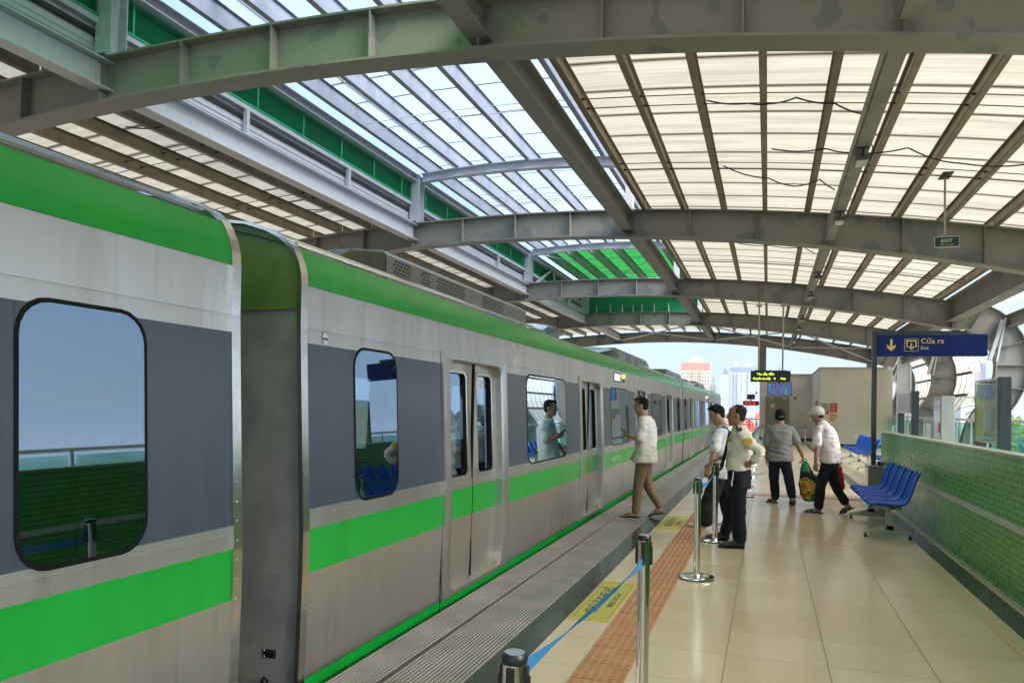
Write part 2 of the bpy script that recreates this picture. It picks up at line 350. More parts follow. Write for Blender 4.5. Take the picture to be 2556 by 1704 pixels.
for iy, y in enumerate(RIBY):
    b = MB(); n = len(BOT)
    for sy in (-.008, .008):
        b.raw([(x, y+sy, z) for x, z in BOT]+[(x, y+sy, z) for x, z in TOP], [(i, i+1, i+1+n, i+n) for i in range(n-1)])
    flange(b, BOT, y, .17, .03, -1); flange(b, TOP, y, .15, .026, 1)
    rib = b.build('rib', STEEL, canopy)
    for x in STIFX:
        s_ = MB(); s_.box(x-.008, x+.008, y-.15, y-.009, zb(x)-.001, zt(x)+.001); s_.box(x-.008, x+.008, y+.009, y+.15, zb(x)-.001, zt(x)+.001)
        s_.build('stiffener', STEEL, rib)
    for (x0, z0, x1, z1) in ((5.62, 4.1, 6.0, 4.8), (5.98, 3.85, 6.66, 4.32), (6.2, 3.5, 6.98, 3.75), (6.3, 3.05, 7.1, 3.05), (6.2, 2.42, 7.0, 2.35), (5.9, 1.92, 6.6, 1.64), (5.62, 1.45, 6.2, 1.12)):
        for mr in (0, 1):
            X0, X1 = (x0, x1) if not mr else (2*XC-x0, 2*XC-x1)
            MB().bar((X0, y-.075, z0), (X1, y-.075, z1), .14, .014).bar((X0, y+.075, z0), (X1, y+.075, z1), .14, .014).build('stiffener', STEEL, rib) if not mr else None
    # stay under the outer hub
    MB().bar((6.42, y-.16, 4.35), (6.1, y-.16, 3.2), .14, .1).bar((6.5, y-.16, 4.42), (6.28, y-.16, 3.15), .05, .09).build('stay', STEELB, rib)
def ibeam_y(b, x, y0, y1, z0, z1, hw=.11, t=.022, web=.012):
    b.box(x-web/2, x+web/2, y0, y1, z0+t, z1-t); b.box(x-hw, x+hw, y0, y1, z0, z0+t); b.box(x-hw, x+hw, y0, y1, z1-t, z1)
YA, YB = -6, 43.4
segs = [(-6, RIBY[0])]+[(RIBY[i], RIBY[i+1]) for i in range(4)]
for x, mt, z0, z1 in ((-2.95, STEEL, 5.44, 5.84), (-8.15, STEELB, 5.50, 5.88), (5.15, STEEL, 4.33, 5.0), (2*XC-5.15, STEEL, 4.4, 5.0), (6.62, STEEL, 4.15, 4.5)):
    b = MB()
    for a, c in segs: ibeam_y(b, x, a+.012, c-.012, z0, z1, .12 if x != 5.15 else .17)
    for y in RIBY:
        for sy in (-.2, .2): b.box(x-.02, x+.02, y+sy-.07, y+sy+.07, z0+.06, z1-.06)
        for sy in (-1, 1):
            for q in range(4): b.box(x-.035, x+.035, y+sy*.2-.018, y+sy*.2+.018, z0+.1+q*.07, z0+.13+q*.07)
    b.build('longitudinal_beam', mt, canopy)
# purlins and sheets
PX = [-2.6+.83*k for k in range(9)]+[4.85]
XL = [2*XC-x for x in PX]
PH = .21
for x in PX+XL+[5.75]:
    b = MB(); z = zt(x)+.026
    for a, c in (segs if x in PX+XL else segs):
        b.box(x-.004, x+.004, a+.02, c-.02, z, z+PH); b.box(x-.045, x+.045, a+.02, c-.02, z-.006, z+.004); b.box(x-.045, x+.045, a+.02, c-.02, z+PH-.004, z+PH+.004); b.box(x-.045, x-.041, a+.02, c-.02, z-.006, z+.03)
        for yy in (a+.02, c-.17): b.box(x+.006, x+.014, yy, yy+.15, z+.004, z+PH-.01)
    b.build('purlin', PURL, canopy)
def roof_sheet(xs, y0, y1, zf, mt, name='roof_sheet', th=.012):
    b = MB()
    for i in range(len(xs)-1):
        xa, xb = xs[i], xs[i+1]
        b.quad((xa, y0, zf(xa)), (xb, y0, zf(xb)), (xb, y1, zf(xb)), (xa, y1, zf(xa)))
    return b.build(name, mt, canopy)
zr = lambda x: zt(x)+PH+.045
def lin(a, b_, n): return [a+(b_-a)*k/n for k in range(n+1)]
roof_sheet(lin(-2.6, 5.15, 16), -6, 44.2, zr, PANEL)
roof_sheet(lin(2*XC-5.15, 2*XC+2.6, 16), -6, 44.2, zr, PANEL)
roof_sheet(lin(2*XC+2.6, -2.6, 10), 34.6, 44.2, zr, PANEL)
roof_sheet(lin(5.2, 6.35, 3), -6, 44.2, lambda x: 4.98-.22*(x-5.2), PANELW)
for x in (-7.0, -6.2, -5.3, -4.45, -3.6):
    MB().box(x-.004, x+.004, 34.6, 43.4, zt(x)+.026, zt(x)+.23).box(x-.035, x+.035, 34.6, 43.4, zt(x)+.02, zt(x)+.03).build('purlin', PURL, canopy)
GANG2 = simple('cladding_frame', (.10, .095, .085), .5)
# curved cladding outside the last two ribs, stepped off where it ends
OUT = [(x+.14*(1 if x > 6.9 else .6), z) for x, z in TOP if x > 6.3 and z > .8]
b = MB(); fr = MB()
for i in range(len(OUT)-1):
    (xa, za), (xb, zb_) = OUT[i], OUT[i+1]
    yend = 29.9 if za > 3.7 else (31.2 if za > 3.3 else 32.4)
    b.quad((xa, yend, za), (xa, 43.4, za), (xb, 43.4, zb_), (xb, yend, zb_))
    for j in range(int((43.4-yend)/.84)+1): fr.bar((xa-.01, yend+j*.84, za), (xb-.01, yend+j*.84, zb_), .018, .012, up=(0, 1, 0))
    if i % 2 == 0: fr.box(xa-.09, xa-.02, yend, 43.4, za-.05, za+.05)
b.build('wall_sheet', PANELW, canopy); fr.build('wall_sheet_frame', GANG2, canopy)
# tie rods between purlins
for a in (7.5, 16.5, 25.5, 34.5):
    for dy in (3.05, 3.4, 6.05, 6.42):
        for xs in (PX, [x for x in XL]):
            MB().tube([(x, a+dy, zt(x)+.13) for x in sorted(xs)], .008, 5).build('tie_rod', DARKM, canopy)
            nb = MB()
            for x in xs: nb.tube([(x-.045, a+dy, zt(x)+.13), (x+.045, a+dy, zt(x)+.13)], .017, 6)
            nb.build('tie_rod_nut', DARKM, canopy)
# bracing in the last bay
for x0, x1 in ((-8.1, -3.0), (-2.9, 1.1), (1.1, 5.1)):
    for s_ in (0, 1):
        ya, yb = (34.7, 43.3) if s_ else (43.3, 34.7)
        MB().bar((x0, ya, zb(x0)+.12+.01*s_), (x1, yb, zb(x1)+.12+.01*s_), .06, .05).build('brace', STEELB, canopy)
# raised skylight over the tracks
SZ = 7.1
for y in [-1.5]+RIBY[:4]:
    MB().box(-8.24, -7.98, y-.13, y-.115, 5.97, 7.08).box(-8.24, -7.98, y+.115, y+.13, 5.97, 7.08).box(-8.118, -8.10, y-.115, y+.115, 5.97, 7.08).build('skylight_post', WHSTEEL, canopy)
    MB().box(-3.02, -2.86, y-.1, y+.1, 5.9, 7.0).build('skylight_post', WHSTEEL, canopy)
for y in [-1.5]+RIBY[:4]:
    b = MB(); n_ = 12; xs = lin(-7.97, -3.02, n_); zz = lambda x: 6.9+.12*(1-((x-XC)/2.5)**2)
    for i in range(n_):
        xa, xb = xs[i], xs[i+1]; za, zb2 = zz(xa), zz(xb)
        b.raw([(xa, y-.09, za), (xb, y-.09, zb2), (xb, y+.09, zb2), (xa, y+.09, za), (xa, y-.09, za+.02), (xb, y-.09, zb2+.02), (xb, y+.09, zb2+.02), (xa, y+.09, za+.02)], [(0,3,2,1),(4,5,6,7),(0,1,5,4),(2,3,7,6)])
        b.raw([(xa, y-.006, za+.02), (xb, y-.006, zb2+.02), (xb, y-.006, zb2+.19), (xa, y-.006, za+.19)], [(0,1,2,3)])
        b.raw([(xa, y+.006, za+.02), (xb, y+.006, zb2+.02), (xb, y+.006, zb2+.19), (xa, y+.006, za+.19)], [(0,1,2,3)])
        b.raw([(xa, y-.09, za+.19), (xb, y-.09, zb2+.19), (xb, y+.09, zb2+.19), (xa, y+.09, za+.19), (xa, y-.09, za+.21), (xb, y-.09, zb2+.21), (xb, y+.09, zb2+.21), (xa, y+.09, za+.21)], [(0,3,2,1),(4,5,6,7),(0,1,5,4),(2,3,7,6)])
    b.build('skylight_tie_beam', WHSTEEL, canopy)
zs = lambda x: 7.14+.10*(1-((x-XC)/2.6)**2)
for x in (-7.85, -7.05, -6.2, -5.3, -4.42, -3.55, -3.05):
    b = MB(); z = zs(x); b.box(x-.005, x+.005, -6, 34.6, z, z+.33).box(x-.05, x+.05, -6, 34.6, z-.006, z+.004).box(x-.05, x+.05, -6, 34.6, z+.326, z+.336)
    b.build('skylight_purlin', SKP, canopy)
for xa, nm in ((-8.15, 'skylight_edge_beam'), (-2.93, 'skylight_edge_beam')):
    b = MB(); ibeam_y(b, xa, -6, 34.6, 6.92, 7.09, .1); b.build(nm, WHSTEEL, canopy)
zq = lambda x: zs(x)+.36
roof_sheet(lin(-8.35, -2.75, 10), 7.4, 27.0, zq, CLEAR, 'skylight_sheet')
roof_sheet(lin(-8.35, -2.75, 10), -6, 7.4, zq, GREENP2, 'green_skylight_sheet')
roof_sheet(lin(-8.35, -2.75, 10), 27.0, 34.8, zq, GREENP, 'green_skylight_sheet')
b = MB()
for a in (9.0, 12.2, 18.0, 21.0): b.tube([(-7.9, a, 7.5), (-5.5, a+.02, 7.62), (-3.1, a, 7.5)], .022, 5)
b.tube([(-7.55, -4, 7.55), (-7.55, 27, 7.55)], .03, 5); b.tube([(-7.95, 11.0, 7.5), (-7.55, 11, 7.58)], .03, 5)
b.build('lightning_conductor', WHSTEEL, canopy)
for dy in (3.05, 3.4, 6.05, 6.42):
    for a in (7.5, 16.5, 25.5): MB().tube([(x, a+dy, zs(x)+.1) for x in lin(-7.85, -3.05, 6)], .008, 5).build('tie_rod', STEELB, canopy)
MB().tube([(-7.9, 26, 7.05), (-3.1, 34.2, 7.05)], .014, 5).tube([(-7.9, 34.2, 7.03), (-3.1, 26, 7.03)], .014, 5).build('brace', WHSTEEL, canopy)
# louvred side: gutter, pipe, sill, louvres, mullions
b = MB(); b.box(-8.36, -8.28, -6, 34.5, 5.9, 6.19).box(-8.28, -8.26, -6, 34.5, 6.02, 6.035).box(-8.28, -8.265, -6, 34.5, 6.10, 6.12).box(-8.285, -8.24, -6, 34.5, 5.92, 5.97); b.box(-8.37, -8.30, -6, 34.5, 6.19, 6.36); b.build('gutter', STEELB, canopy)
MB().tube([(-8.27, -6, 6.255), (-8.27, 34.5, 6.255)], .04, 8).build('drain_pipe', DARKM, canopy)
MB().box(-8.31, -8.19, -6, 34.5, 6.36, 6.44).build('louvre_sill', WHSTEEL, canopy)
b = MB()
for k in range(13):
    z = 6.455+k*.036; b.raw([(-8.20, -6, z), (-8.20, 34.5, z), (-8.245, 34.5, z+.034), (-8.245, -6, z+.034), (-8.20, -6, z+.005), (-8.20, 34.5, z+.005), (-8.245, 34.5, z+.039), (-8.245, -6, z+.039)], [(0,1,2,3),(7,6,5,4),(0,4,5,1)])
b.box(-8.27, -8.26, -6, 34.5, 6.44, 6.93)
for k in range(32): y = -5+1.32*k-.27; b.box(-8.2, -8.185, y-.018, y+.018, 6.44, 6.92)
b.box(-8.21, -8.18, -6, 34.5, 6.44, 6.475)
b.build('louvre', LOUV, canopy)
for y in (1.2, 4.4, 10.3, 13.5, 19.4, 22.6, 28.4, 31.4): MB().box(-8.235, -8.16, y-.035, y+.035, 5.93, 6.36).build('gutter_post', WHSTEEL, canopy)
for y0_ in (26.2, 31): MB().bar((-8.1, y0_, 6.0), (-8.1, y0_+2.2, 6.9), .07, .07).bar((-8.1, y0_+2.6, 6.9), (-8.1, y0_+4.4-1.6, 6.0), .07, .07).build('truss_strut', WHSTEEL, canopy)
# closing wall of the skylight
b = MB()
for k in range(26): z = 6.0+k*.045; b.box(-8.1, -2.95, 34.62, 34.66, z, z+.03)
b.box(-8.2, -2.8, 34.68, 34.7, 5.9, 7.45); b.build('end_louvre', LOUV, canopy)
b = MB()
for x in (-7.6, -6.95, -6.4, -5.9, -5.5, -4.95, -4.3): b.prism([(34.35, 5.97), (34.35, 6.32), (34.45, 6.32), (34.6, 5.97)], 'x', x, x+.02)
b.build('gusset', STEELB, canopy)
# supports at the far end
for x, z0 in ((-.30, 3.68), (5.02, 3.68)):
    MB().box(x-.17, x-.15, 43.2, 43.5, z0, zb(x)-.03).box(x+.15, x+.17, 43.2, 43.5, z0, zb(x)-.03).box(x-.15, x+.15, 43.34, 43.36, z0, zb(x)-.03).build('end_post', STEEL, canopy)
for x in (6.3, 6.9): MB().box(x-.04, x+.04, 43.4-.16, 43.4+.1, -1, 4.4).build('end_post', STEELB, canopy)
b = MB()
for k in range(8): b.box(6.34, 6.86, 43.3, 43.32, .3+k*.6, .34+k*.6)
b.box(6.34, 6.86, 43.36, 43.37, -1, 4.4); b.build('end_column_plate', STEELB, canopy)
# lighting trunking + cables + floodlights
for i, (a, c) in enumerate(((-.5, 7.3), (7.7, 16.3), (16.7, 25.3), (25.7, 34.3), (34.7, 43.3))):
    MB().box(1.02, 1.22, a, c, 5.02, 5.17).box(1.04, 1.2, a+.05, c-.05, 4.995, 5.02).build('lighting_trunking', STEEL, canopy)
fl_m = simple('floodlight_housing', (.10, .10, .095), .45); fl_l = simple('floodlight_lens', (.65, .66, .66), .15, var=.02, spec=.8)
side_txt = ['nearest to the camera', 'second from the camera', 'third from the camera', 'fourth from the camera', 'fifth from the camera', 'sixth from the camera', 'seventh from the camera', 'farthest from the camera']
proto = None
for i, y in enumerate((10.7, 14.0, 19.9, 23.1, 28.8, 32.0, 37.6, 41.0)):
    if proto is None:
        t = proto = thing('floodlight', '', 'floodlight', (1.12, y, 4.99), group='floodlights under the trunking')
        MB().box(-.09, .09, -.05, .28, -.15, -.07).build('housing', fl_m, t, bevel=.01)
        L_ = MB()
        for q in range(2): L_.box(-.065, .065, -.03+q*.15, .10+q*.15, -.157, -.149)
        L_.build('lens', fl_l, t)
        b = MB().box(-.015, .015, -.1, -.05, -.1, .01).bar((-.07, -.08, 0), (.07, -.08, 0), .03, .02).tube([(.1, -.1, .02), (.14, 0, -.06), (.09, .1, -.1)], .008, 5); b.build('bracket', DARKM, t)
    else:
        t = copy_tree(proto); t.location = (1.12, y, 4.99)
    t['label'] = 'small twin-panel floodlight under the grey trunking, '+side_txt[i]
def cable(pts, label, r=.011):
    P = []
    for i in range(len(pts)-1):
        a, b_ = Vector(pts[i]), Vector(pts[i+1])
        for k in range(6):
            t_ = k/6; p = a.lerp(b_, t_); p.z -= .05*math.sin(math.pi*t_)*(a-b_).length; P.append(p)
    P.append(Vector(pts[-1])); return tag(MB().tube(P, r, 6).build('cable', CABLE, smooth=True), label, 'cable', 'black cables under the roof')
zc = lambda x: zt(x)+.02
cable([(-.84, 10.5, zc(-.84)), (-.3, 10.55, zc(-.3)-.03), (-.04, 10.6, zc(-.04)-.02), (.3, 10.5, zc(.3)+.02), (.78, 10.6, zc(.78)-.02), (1.1, 10.6, 5.42)], 'black cable looping between roof purlins, nearest to the camera, left of the trunking')
cable([(-.78, 13.4, zc(-.8)), (-.04, 14.0, zc(0)-.02), (.4, 14.2, zc(.4)-.10), (.8, 14.0, zc(.8)-.02), (1.05, 14.05, 5.40)], 'black cable sagging from the left purlins to the second floodlight')
cable([(0, 12.5, zc(0)), (.8, 12.45, zc(.8)), (1.15, 12.4, 5.50), (1.9, 12.3, zc(1.9)), (2.72, 12.9, zc(2.7))], 'black cable crossing the trunking towards the hanging exit sign')
cable([(2.72, 12.9, zc(2.7)), (3.6, 12.6, zc(3.6)-.02), (4.6, 12.3, zc(4.6))], 'black cable running right from the exit sign rod')
cable([(-.84, 19.6, zc(-.84)), (-.04, 19.7, zc(-.04)-.02), (.78, 19.7, zc(.78)-.02), (1.1, 19.8, 5.42)], 'black cable looping between purlins beyond the second rib')
cable([(-9.6, 9.2, zc(-9.6)), (-9.2, 9.5, zc(-9.2)+.03), (-8.9, 9.3, zc(-8.9))], 'short black cable over the nearer carriage roof')
cable([(-9.8, 14.2, zc(-9.8)), (-9.2, 14.5, zc(-9.2)+.03), (-8.9, 14.3, zc(-8.9))], 'short black cable over the carriage gap')
# ------------------------------------------------------------------ the train
def mat_stainless(name='stainless_body', col=(.62, .61, .585), metal=.86):
    n = N(name)
    st = n.noise(1., 6, .6, vec=n.map((1, 2.6, .35))); fine = n.noise(1., 4, .6, vec=n.map((1, 40, 3)))
    dirt = n.ma('ADD', n.ramp(n.noise(1., 7, .7, vec=n.map((1, 3.5, .5), (3, 5, 1))), [(.50, 0), (.80, .45)]), n.ramp(n.noise(1., 5, .7, vec=n.map((1, 11, .9), (9, 5, 1))), [(.56, 0), (.72, .4)]), clamp=True)
    c = n.mix(n.ramp(st, [(.3, 0), (.7, .8)]), col, tuple(x*.80 for x in col)); c = n.mix(dirt, c, (.36, .31, .25))
    n.p(col=c, metal=metal, rough=n.ramp(st, [(.3, .26), (.75, .42)]))
    n.bump(n.mix(.25, n.noise(1., 2, .5, vec=n.map((1, 1.6, 1.3))), fine), .35, .012); return n.m
STEELT = mat_stainless()
DOORM = mat_stainless('door_steel', (.60, .56, .50), .8)
def mat_green():
    n = N('green_livery'); f = n.noise(1., 5, .6, vec=n.map((1, 3, .6)))
    n.p(col=n.ramp(f, [(.3, (.006, .30, .036)), (.75, (.010, .37, .046))]), rough=.27, spec=.4)
    n.bump(n.noise(1., 1, .5, vec=n.map((1, 1.4, 2))), .08, .01); return n.m
GREEN = mat_green()
def mat_band():
    n = N('dark_grey_livery'); f = n.noise(1., 6, .6, vec=n.map((1, 8, .5)))
    n.p(col=n.ramp(f, [(.35, (.048, .066, .098)), (.8, (.066, .086, .120))]), rough=.34, coat=.15, coatr=.2); n.bump(n.noise(1, 2, .5, vec=n.map((1, 1.5, 1.5))), .15, .01); return n.m
BAND = mat_band()
ROOFM = simple('roof_grey', (.30, .30, .28), .5, metal=.4, var=.15)
SILVER = simple('bright_rail_steel', (.70, .69, .66), .22, metal=1., var=.08, scale=14)
OLIVE = simple('gangway_green', (.16, .24, .08), .38, var=.15, scale=4, bump=.2)
GANGM = simple('gangway_grey', (.33, .335, .33), .42, metal=.1, var=.22, scale=3.5, bump=.3)
ACM = simple('ac_grey', (.27, .27, .25), .34, metal=.3, var=.12)
def mat_window():
    n = N('train_window_glass')
    gl = n.t.nodes.new('ShaderNodeBsdfGlossy'); gl.inputs['Roughness'].default_value = .015; gl.inputs[0].default_value = (.56, .72, .90, 1)
    tp = n.t.nodes.new('ShaderNodeBsdfTransparent'); tp.inputs[0].default_value = (.16, .24, .27, 1)
    fr = n.t.nodes.new('ShaderNodeFresnel'); fr.inputs[0].default_value = 1.6
    ms = n.t.nodes.new('ShaderNodeMixShader'); n.t.links.new(n.ma('ADD', n.ma('MULTIPLY', fr.outputs[0], .8), .27, clamp=True), ms.inputs[0])
    n.t.links.new(tp.outputs[0], ms.inputs[1]); n.t.links.new(gl.outputs[0], ms.inputs[2]); n.t.links.new(ms.outputs[0], n.out.inputs[0]); return n.m
WGL = mat_window()
PROF = [(-.30, -2.50), (-.08, -2.405), (.04, -2.402), (.30, -2.395), (.62, -2.39), (.86, -2.39), (.97, -2.396), (1.89, -2.437), (1.97, -2.440), (2.21, -2.442), (2.27, -2.447), (2.33, -2.464), (2.385, -2.49), (2.42, -2.505), (2.447, -2.58), (2.478, -2.68), (2.515, -2.82), (2.57, -3.1), (2.60, -3.5), (2.61, -3.85)]
PRIM = [q for q in PROF if q[0] < 2.41]+[(2.42, -2.512), (2.47, -2.57), (2.515, -2.66), (2.56, -2.80), (2.60, -3.1), (2.62, -3.5), (2.63, -3.85)]
def px(z):
    for (za, xa), (zb_, xb) in zip(PROF, PROF[1:]):
        if z <= zb_: return xa+(xb-xa)*(z-za)/(zb_-za)
    return PROF[-1][1]
TX = -7.66   # far side mirror: x' = TX - x
def patch(b, y0, y1, z0, z1, off=0., m=0, far=False):
    zz = [z0]+[z for z, _ in PROF if z0 < z < z1]+[z1]
    f = (lambda z: px(z)+off) if not far else (lambda z: TX-px(z)-off)
    for za, zb_ in zip(zz, zz[1:]): b.quad((f(za), y0, za), (f(za), y1, za), (f(zb_), y1, zb_), (f(zb_), y0, zb_), m=m)
def shape(b, poly, off, th, m=0):
    """flat shape given in (y,z) laid on the car side, with thickness"""
    n = len(poly); A_ = [(px(z)+off, y, z) for y, z in poly]; B_ = [(px(z)+off-th, y, z) for y, z in poly]
    b.raw(A_+B_, [tuple(range(n)), tuple(range(n, 2*n))[::-1]]+[(i, (i+1) % n, (i+1) % n+n, i+n) for i in range(n)], m)
def ring(b, outer, inner, off, th, m=0):
    """ring between two polygons with equal vertex counts"""
    n = len(outer)
    for P, o_ in ((None, off), (None, off-th)):
        vs = [(px(z)+o_, y, z) for y, z in outer]+[(px(z)+o_, y, z) for y, z in inner]
        b.raw(vs, [(i, (i+1) % n, (i+1) % n+n, i+n) for i in range(n)], m)
    for poly in (outer, inner):
        vs = [(px(z)+off, y, z) for y, z in poly]+[(px(z)+off-th, y, z) for y, z in poly]
        b.raw(vs, [(i, (i+1) % n, (i+1) % n+n, i+n) for i in range(n)], m)
ORANGE = N('lit_amber_lamp'); ORANGE.p(col=(.8, .35, .02), emit=(1, .45, .03), es=2.2); ORANGE = ORANGE.m
SCRN = N('lit_side_display'); SCRN.p(col=(.4, .45, .5), emit=(.75, .85, 1), es=.55); SCRN = SCRN.m
INT = simple('carriage_interior', (.30, .31, .31), .5); SEATB = simple('carriage_seat', (.02, .08, .3), .4)
LETW = simple('stripe_lettering', (.35, .60, .36), .4)
def add_window(car, y0, y1, yo, wide):
    z0, z1 = .95, 1.915; r = .13
    w_ = MB(); shape(w_, rrect(y0, y1, z0, z1, r), .010, .02)
    W = MB(); ring(W, rrect(y0, y1, z0, z1, r), rrect(y0+.016, y1-.016, z0+.017, z1-.017, r-.010), .004, .012)
    frame = W.build('window', RUBBER, car, loc=(0, yo, 0))
    g_ = MB(); P = rrect(y0+.016, y1-.016, z0+.017, z1-.017, r-.010)
    g_.raw([(px(z)+.004, y, z) for y, z in P], [tuple(range(len(P)))]); pane = g_.build('pane', WGL, frame)
def make_car(y_start, label, lampoff, first, reg, L=19.3):
    car = thing('train_carriage', label, 'train carriage', (0, y_start, 0), group='carriages of the metro train')
    doors = [2.65+4.53*k for k in range(4)]
    dw = .76   # half width of the frame
    wins = [(.56, 1.14), (L-1.14, L-.56)]+[((doors[k]+doors[k+1])/2-.82, (doors[k]+doors[k+1])/2+.82) for k in range(3)]
    body = MB(); band = MB(); grn = MB()
    # far side is closed, near side leaves door and window openings
    spans = []; y = 0
    for d in doors: spans.append((y, d-dw)); y = d+dw
    spans.append((y, L))
    for a, c in spans:
        patch(body, a, c, .04, .62); patch(grn, a, c, .62, .86); patch(body, a, c, .86, .97)
        cuts = [w_ for w_ in wins if a <= w_[0] < c]; yy = a
        for w0, w1 in cuts:
            b_ = MB(); patch(b_, yy, w0+.02, .97, 1.89)
            cz = lambda P: [(y_, min(max(z_, .971), 1.889)) for y_, z_ in P]
            Ob = []
            for cy_, cz_ in ((w1-.001, 1.914), (w0+.001, 1.914), (w0+.001, .951), (w1-.001, .951)): Ob += [(cy_, cz_)]*6
            Ib = rrect(w0+.008, w1-.008, .958, 1.907, .125); Ob, Ib = cz(Ob), cz(Ib); nb_ = len(Ob)
            b_.raw([(px(z_)+.0015, y_, z_) for y_, z_ in Ob]+[(px(z_)+.0015, y_, z_) for y_, z_ in Ib], [(i_, (i_+1) % nb_, (i_+1) % nb_+nb_, i_+nb_) for i_ in range(nb_)])
            b_.build('window_band', BAND, car); yy = w1-.02
        b_ = MB(); patch(b_, yy, c, .97, 1.89); b_.build('window_band', BAND, car)
        patch(body, a, c, 1.89, 2.02)
    patch(body, 0, L, 2.02, 2.21)
    for d in doors: patch(body, d-dw, d+dw, 1.99, 2.02)
    for a, c in [(0, L)]:
        patch(grn, a, c, -.08, .04, .004); patch(grn, a, c, 2.21, 2.42, .004); patch(body, a, c, -.30, -.08)
    patch(body, 0, L, -.3, .95, 0, far=True); patch(body, 0, L, 1.9, 2.42, 0, far=True)
    yy = 0
    for w0, w1 in wins[2:]: patch(body, yy, w0, .95, 1.9, 0, far=True); yy = w1
    patch(body, yy, L, .95, 1.9, 0, far=True)
    body.box(TX+2.5, -2.5, .06, L-.06, -.35, -.02)
    for ye in (.03, L-.03):
        Pf = [(x_-.004, z_) for z_, x_ in PRIM]; up_ = [(px(2.1)-.004, 2.1)]+[q for q in Pf if q[1] > 2.1]; lo_ = [q for q in Pf if q[1] < 2.1]+[(px(2.1)-.004, 2.1)]
        up_ += [(TX-x_, z_) for x_, z_ in reversed(up_)]; lo_ += [(TX-x_, z_) for x_, z_ in reversed(lo_)]
        MB().quad(*[(x_, ye, z_) for x_, z_ in up_]).build('end_hood', OLIVE, car)
        ew = MB().quad(*[(x_, ye, z_) for x_, z_ in lo_]).build('end_wall', GANGM, car)
        s__ = -1 if ye < 1 else 1; MB().box(TX-px(2)+.03, px(2)-.03, min(ye, ye+s__*.02), max(ye, ye+s__*.02), 2.075, 2.11).build('end_lip', OLIVE, car)
    body.build('body', STEELT, car); grn.build('green_stripe', GREEN, car, smooth=True, autos=30, weld=True)
    # bead along the seams
    for a, c in spans:
        for z, t in ((.93, .004), (1.975, .005), (.868, .003)): MB().box(px(z)-.004, px(z)+t, a+.02, c-.02, z-.004, z+.004).build('seam_bead', STEELT, car)
    q = 0
    for a, c in spans:
        nn = int((c-a)/.10)
        for k in range(nn):
            yk = a+.05+k*.10
            pass
    rf = MB()
    zz = [z for z, _ in PROF if z >= 2.42]
    for za, zb_ in zip(zz, zz[1:]):
        for f in ((lambda z: px(z)), (lambda z: TX-px(z))): rf.quad((f(za), 0, za), (f(za), L, za), (f(zb_), L, zb_), (f(zb_), 0, zb_))
    rf.build('roof', ROOFM, car, smooth=True, autos=30, weld=True)
    cr = MB()
    for k in range(int(L/.035)):
        yk = k*.035; cr.quad((px(2.42)+.005, yk, 2.42), (px(2.42)+.005+(.004 if k % 2 else 0), yk+.035, 2.42), (px(2.475)+.012+(.006 if k % 2 else -.002), yk+.035, 2.475), (px(2.475)+.006, yk, 2.475))
    cr.build('corrugated_edge', SILVER, car)
    for x, z, r in ((-2.56, 2.462, .011), (-2.63, 2.492, .013), (-2.71, 2.524, .014), (-2.80, 2.555, .014), (-2.90, 2.585, .013)):
        for ya_, yb_ in ((.12, 5.2), (L-5.2, L-.12)): MB().tube([(x, ya_, z), (x, yb_, z)], r, 8).build('roof_rail', SILVER, car, smooth=True)
    # end rims with rivets
    for ye in (0, L):
        rm = MB(); s_ = 1 if ye == 0 else -1; P = [(x, z) for z, x in PRIM]; OO = []
        for i_, (x_, z_) in enumerate(P):
            a_, c_ = P[max(i_-1, 0)], P[min(i_+1, len(P)-1)]; d_ = Vector((c_[0]-a_[0], c_[1]-a_[1])).normalized(); OO.append((x_+d_.y*.014, z_-d_.x*.014))
        nP = len(P); vs = []
        for (ox, oz), (x_, z_) in zip(OO, P): vs += [(x_-.012, ye-s_*.012, z_), (ox, ye-s_*.012, oz), (ox, ye+s_*.050, oz), (x_-.002, ye+s_*.050, z_)]
        rm.raw(vs, [(4*i_+k_, 4*i_+k_+1, 4*i_+k_+5, 4*i_+k_+4) for i_ in range(nP-1) for k_ in range(3)])
        rm.raw([(x_-.012, ye-s_*.012, z_) for x_, z_ in P]+[(x_-.012, ye+s_*.03, z_) for x_, z_ in P], [(i_, i_+1, i_+1+nP, i_+nP) for i_ in range(nP-1)])
        for k in range(26):
            z = -.02+k*.092; rm.ball((px(z)+.0135, ye+s_*.024, z), .003, .0045, .0045, 6, 4)
        rm.build('end_rim', SILVER, car)
    for d in doors:
        fr = MB(); z0, z1 = .035, 1.995; ow = dw; iw = .64
        n_ = 6
        outer = []; inner = rrect(-iw, iw, .075, 1.935, .11, n_)
        cs = [(ow, z1), (-ow, z1), (-ow, z0), (ow, z0)]
        for c_ in range(4):
            for k in range(n_+1): outer.append(cs[c_])
        # subdivide vertical sides to follow the bulge
        def vsub(P):
            Q = []
            for i in range(len(P)):
                Q.append(P[i]); a, c = P[i], P[(i+1) % len(P)]
                if i in (2*(n_+1)-1, len(P)-1):
                    for t in (.1, .2, .3, .4, .5, .6, .7, .8, .9): Q.append((a[0]+(c[0]-a[0])*t, a[1]+(c[1]-a[1])*t))
            return Q
        outer, inner = vsub(outer), vsub(inner)
        mid = [(y_*.965 if abs(y_) > .5 else y_, .075+(z_-.075)*.992+.006) for y_, z_ in inner]
        n = len(outer)
        lay = [[(px(z_)+o_, d+y_, z_) for y_, z_ in P] for P, o_ in ((outer, .002), (outer, .022), (inner, .022), (mid, .010), (mid, -.085))]
        vs = sum(lay, []); fr.raw(vs, [(j*n+i, j*n+(i+1) % n, (j+1)*n+(i+1) % n, (j+1)*n+i) for j in range(4) for i in range(n)])
        door = fr.build('door', STEELT, car, smooth=True, autos=35)
        MB().box(px(.05)-.09, px(.05)+.012, d-.62, d+.62, .045, .078).build('sill', SILVER, door)
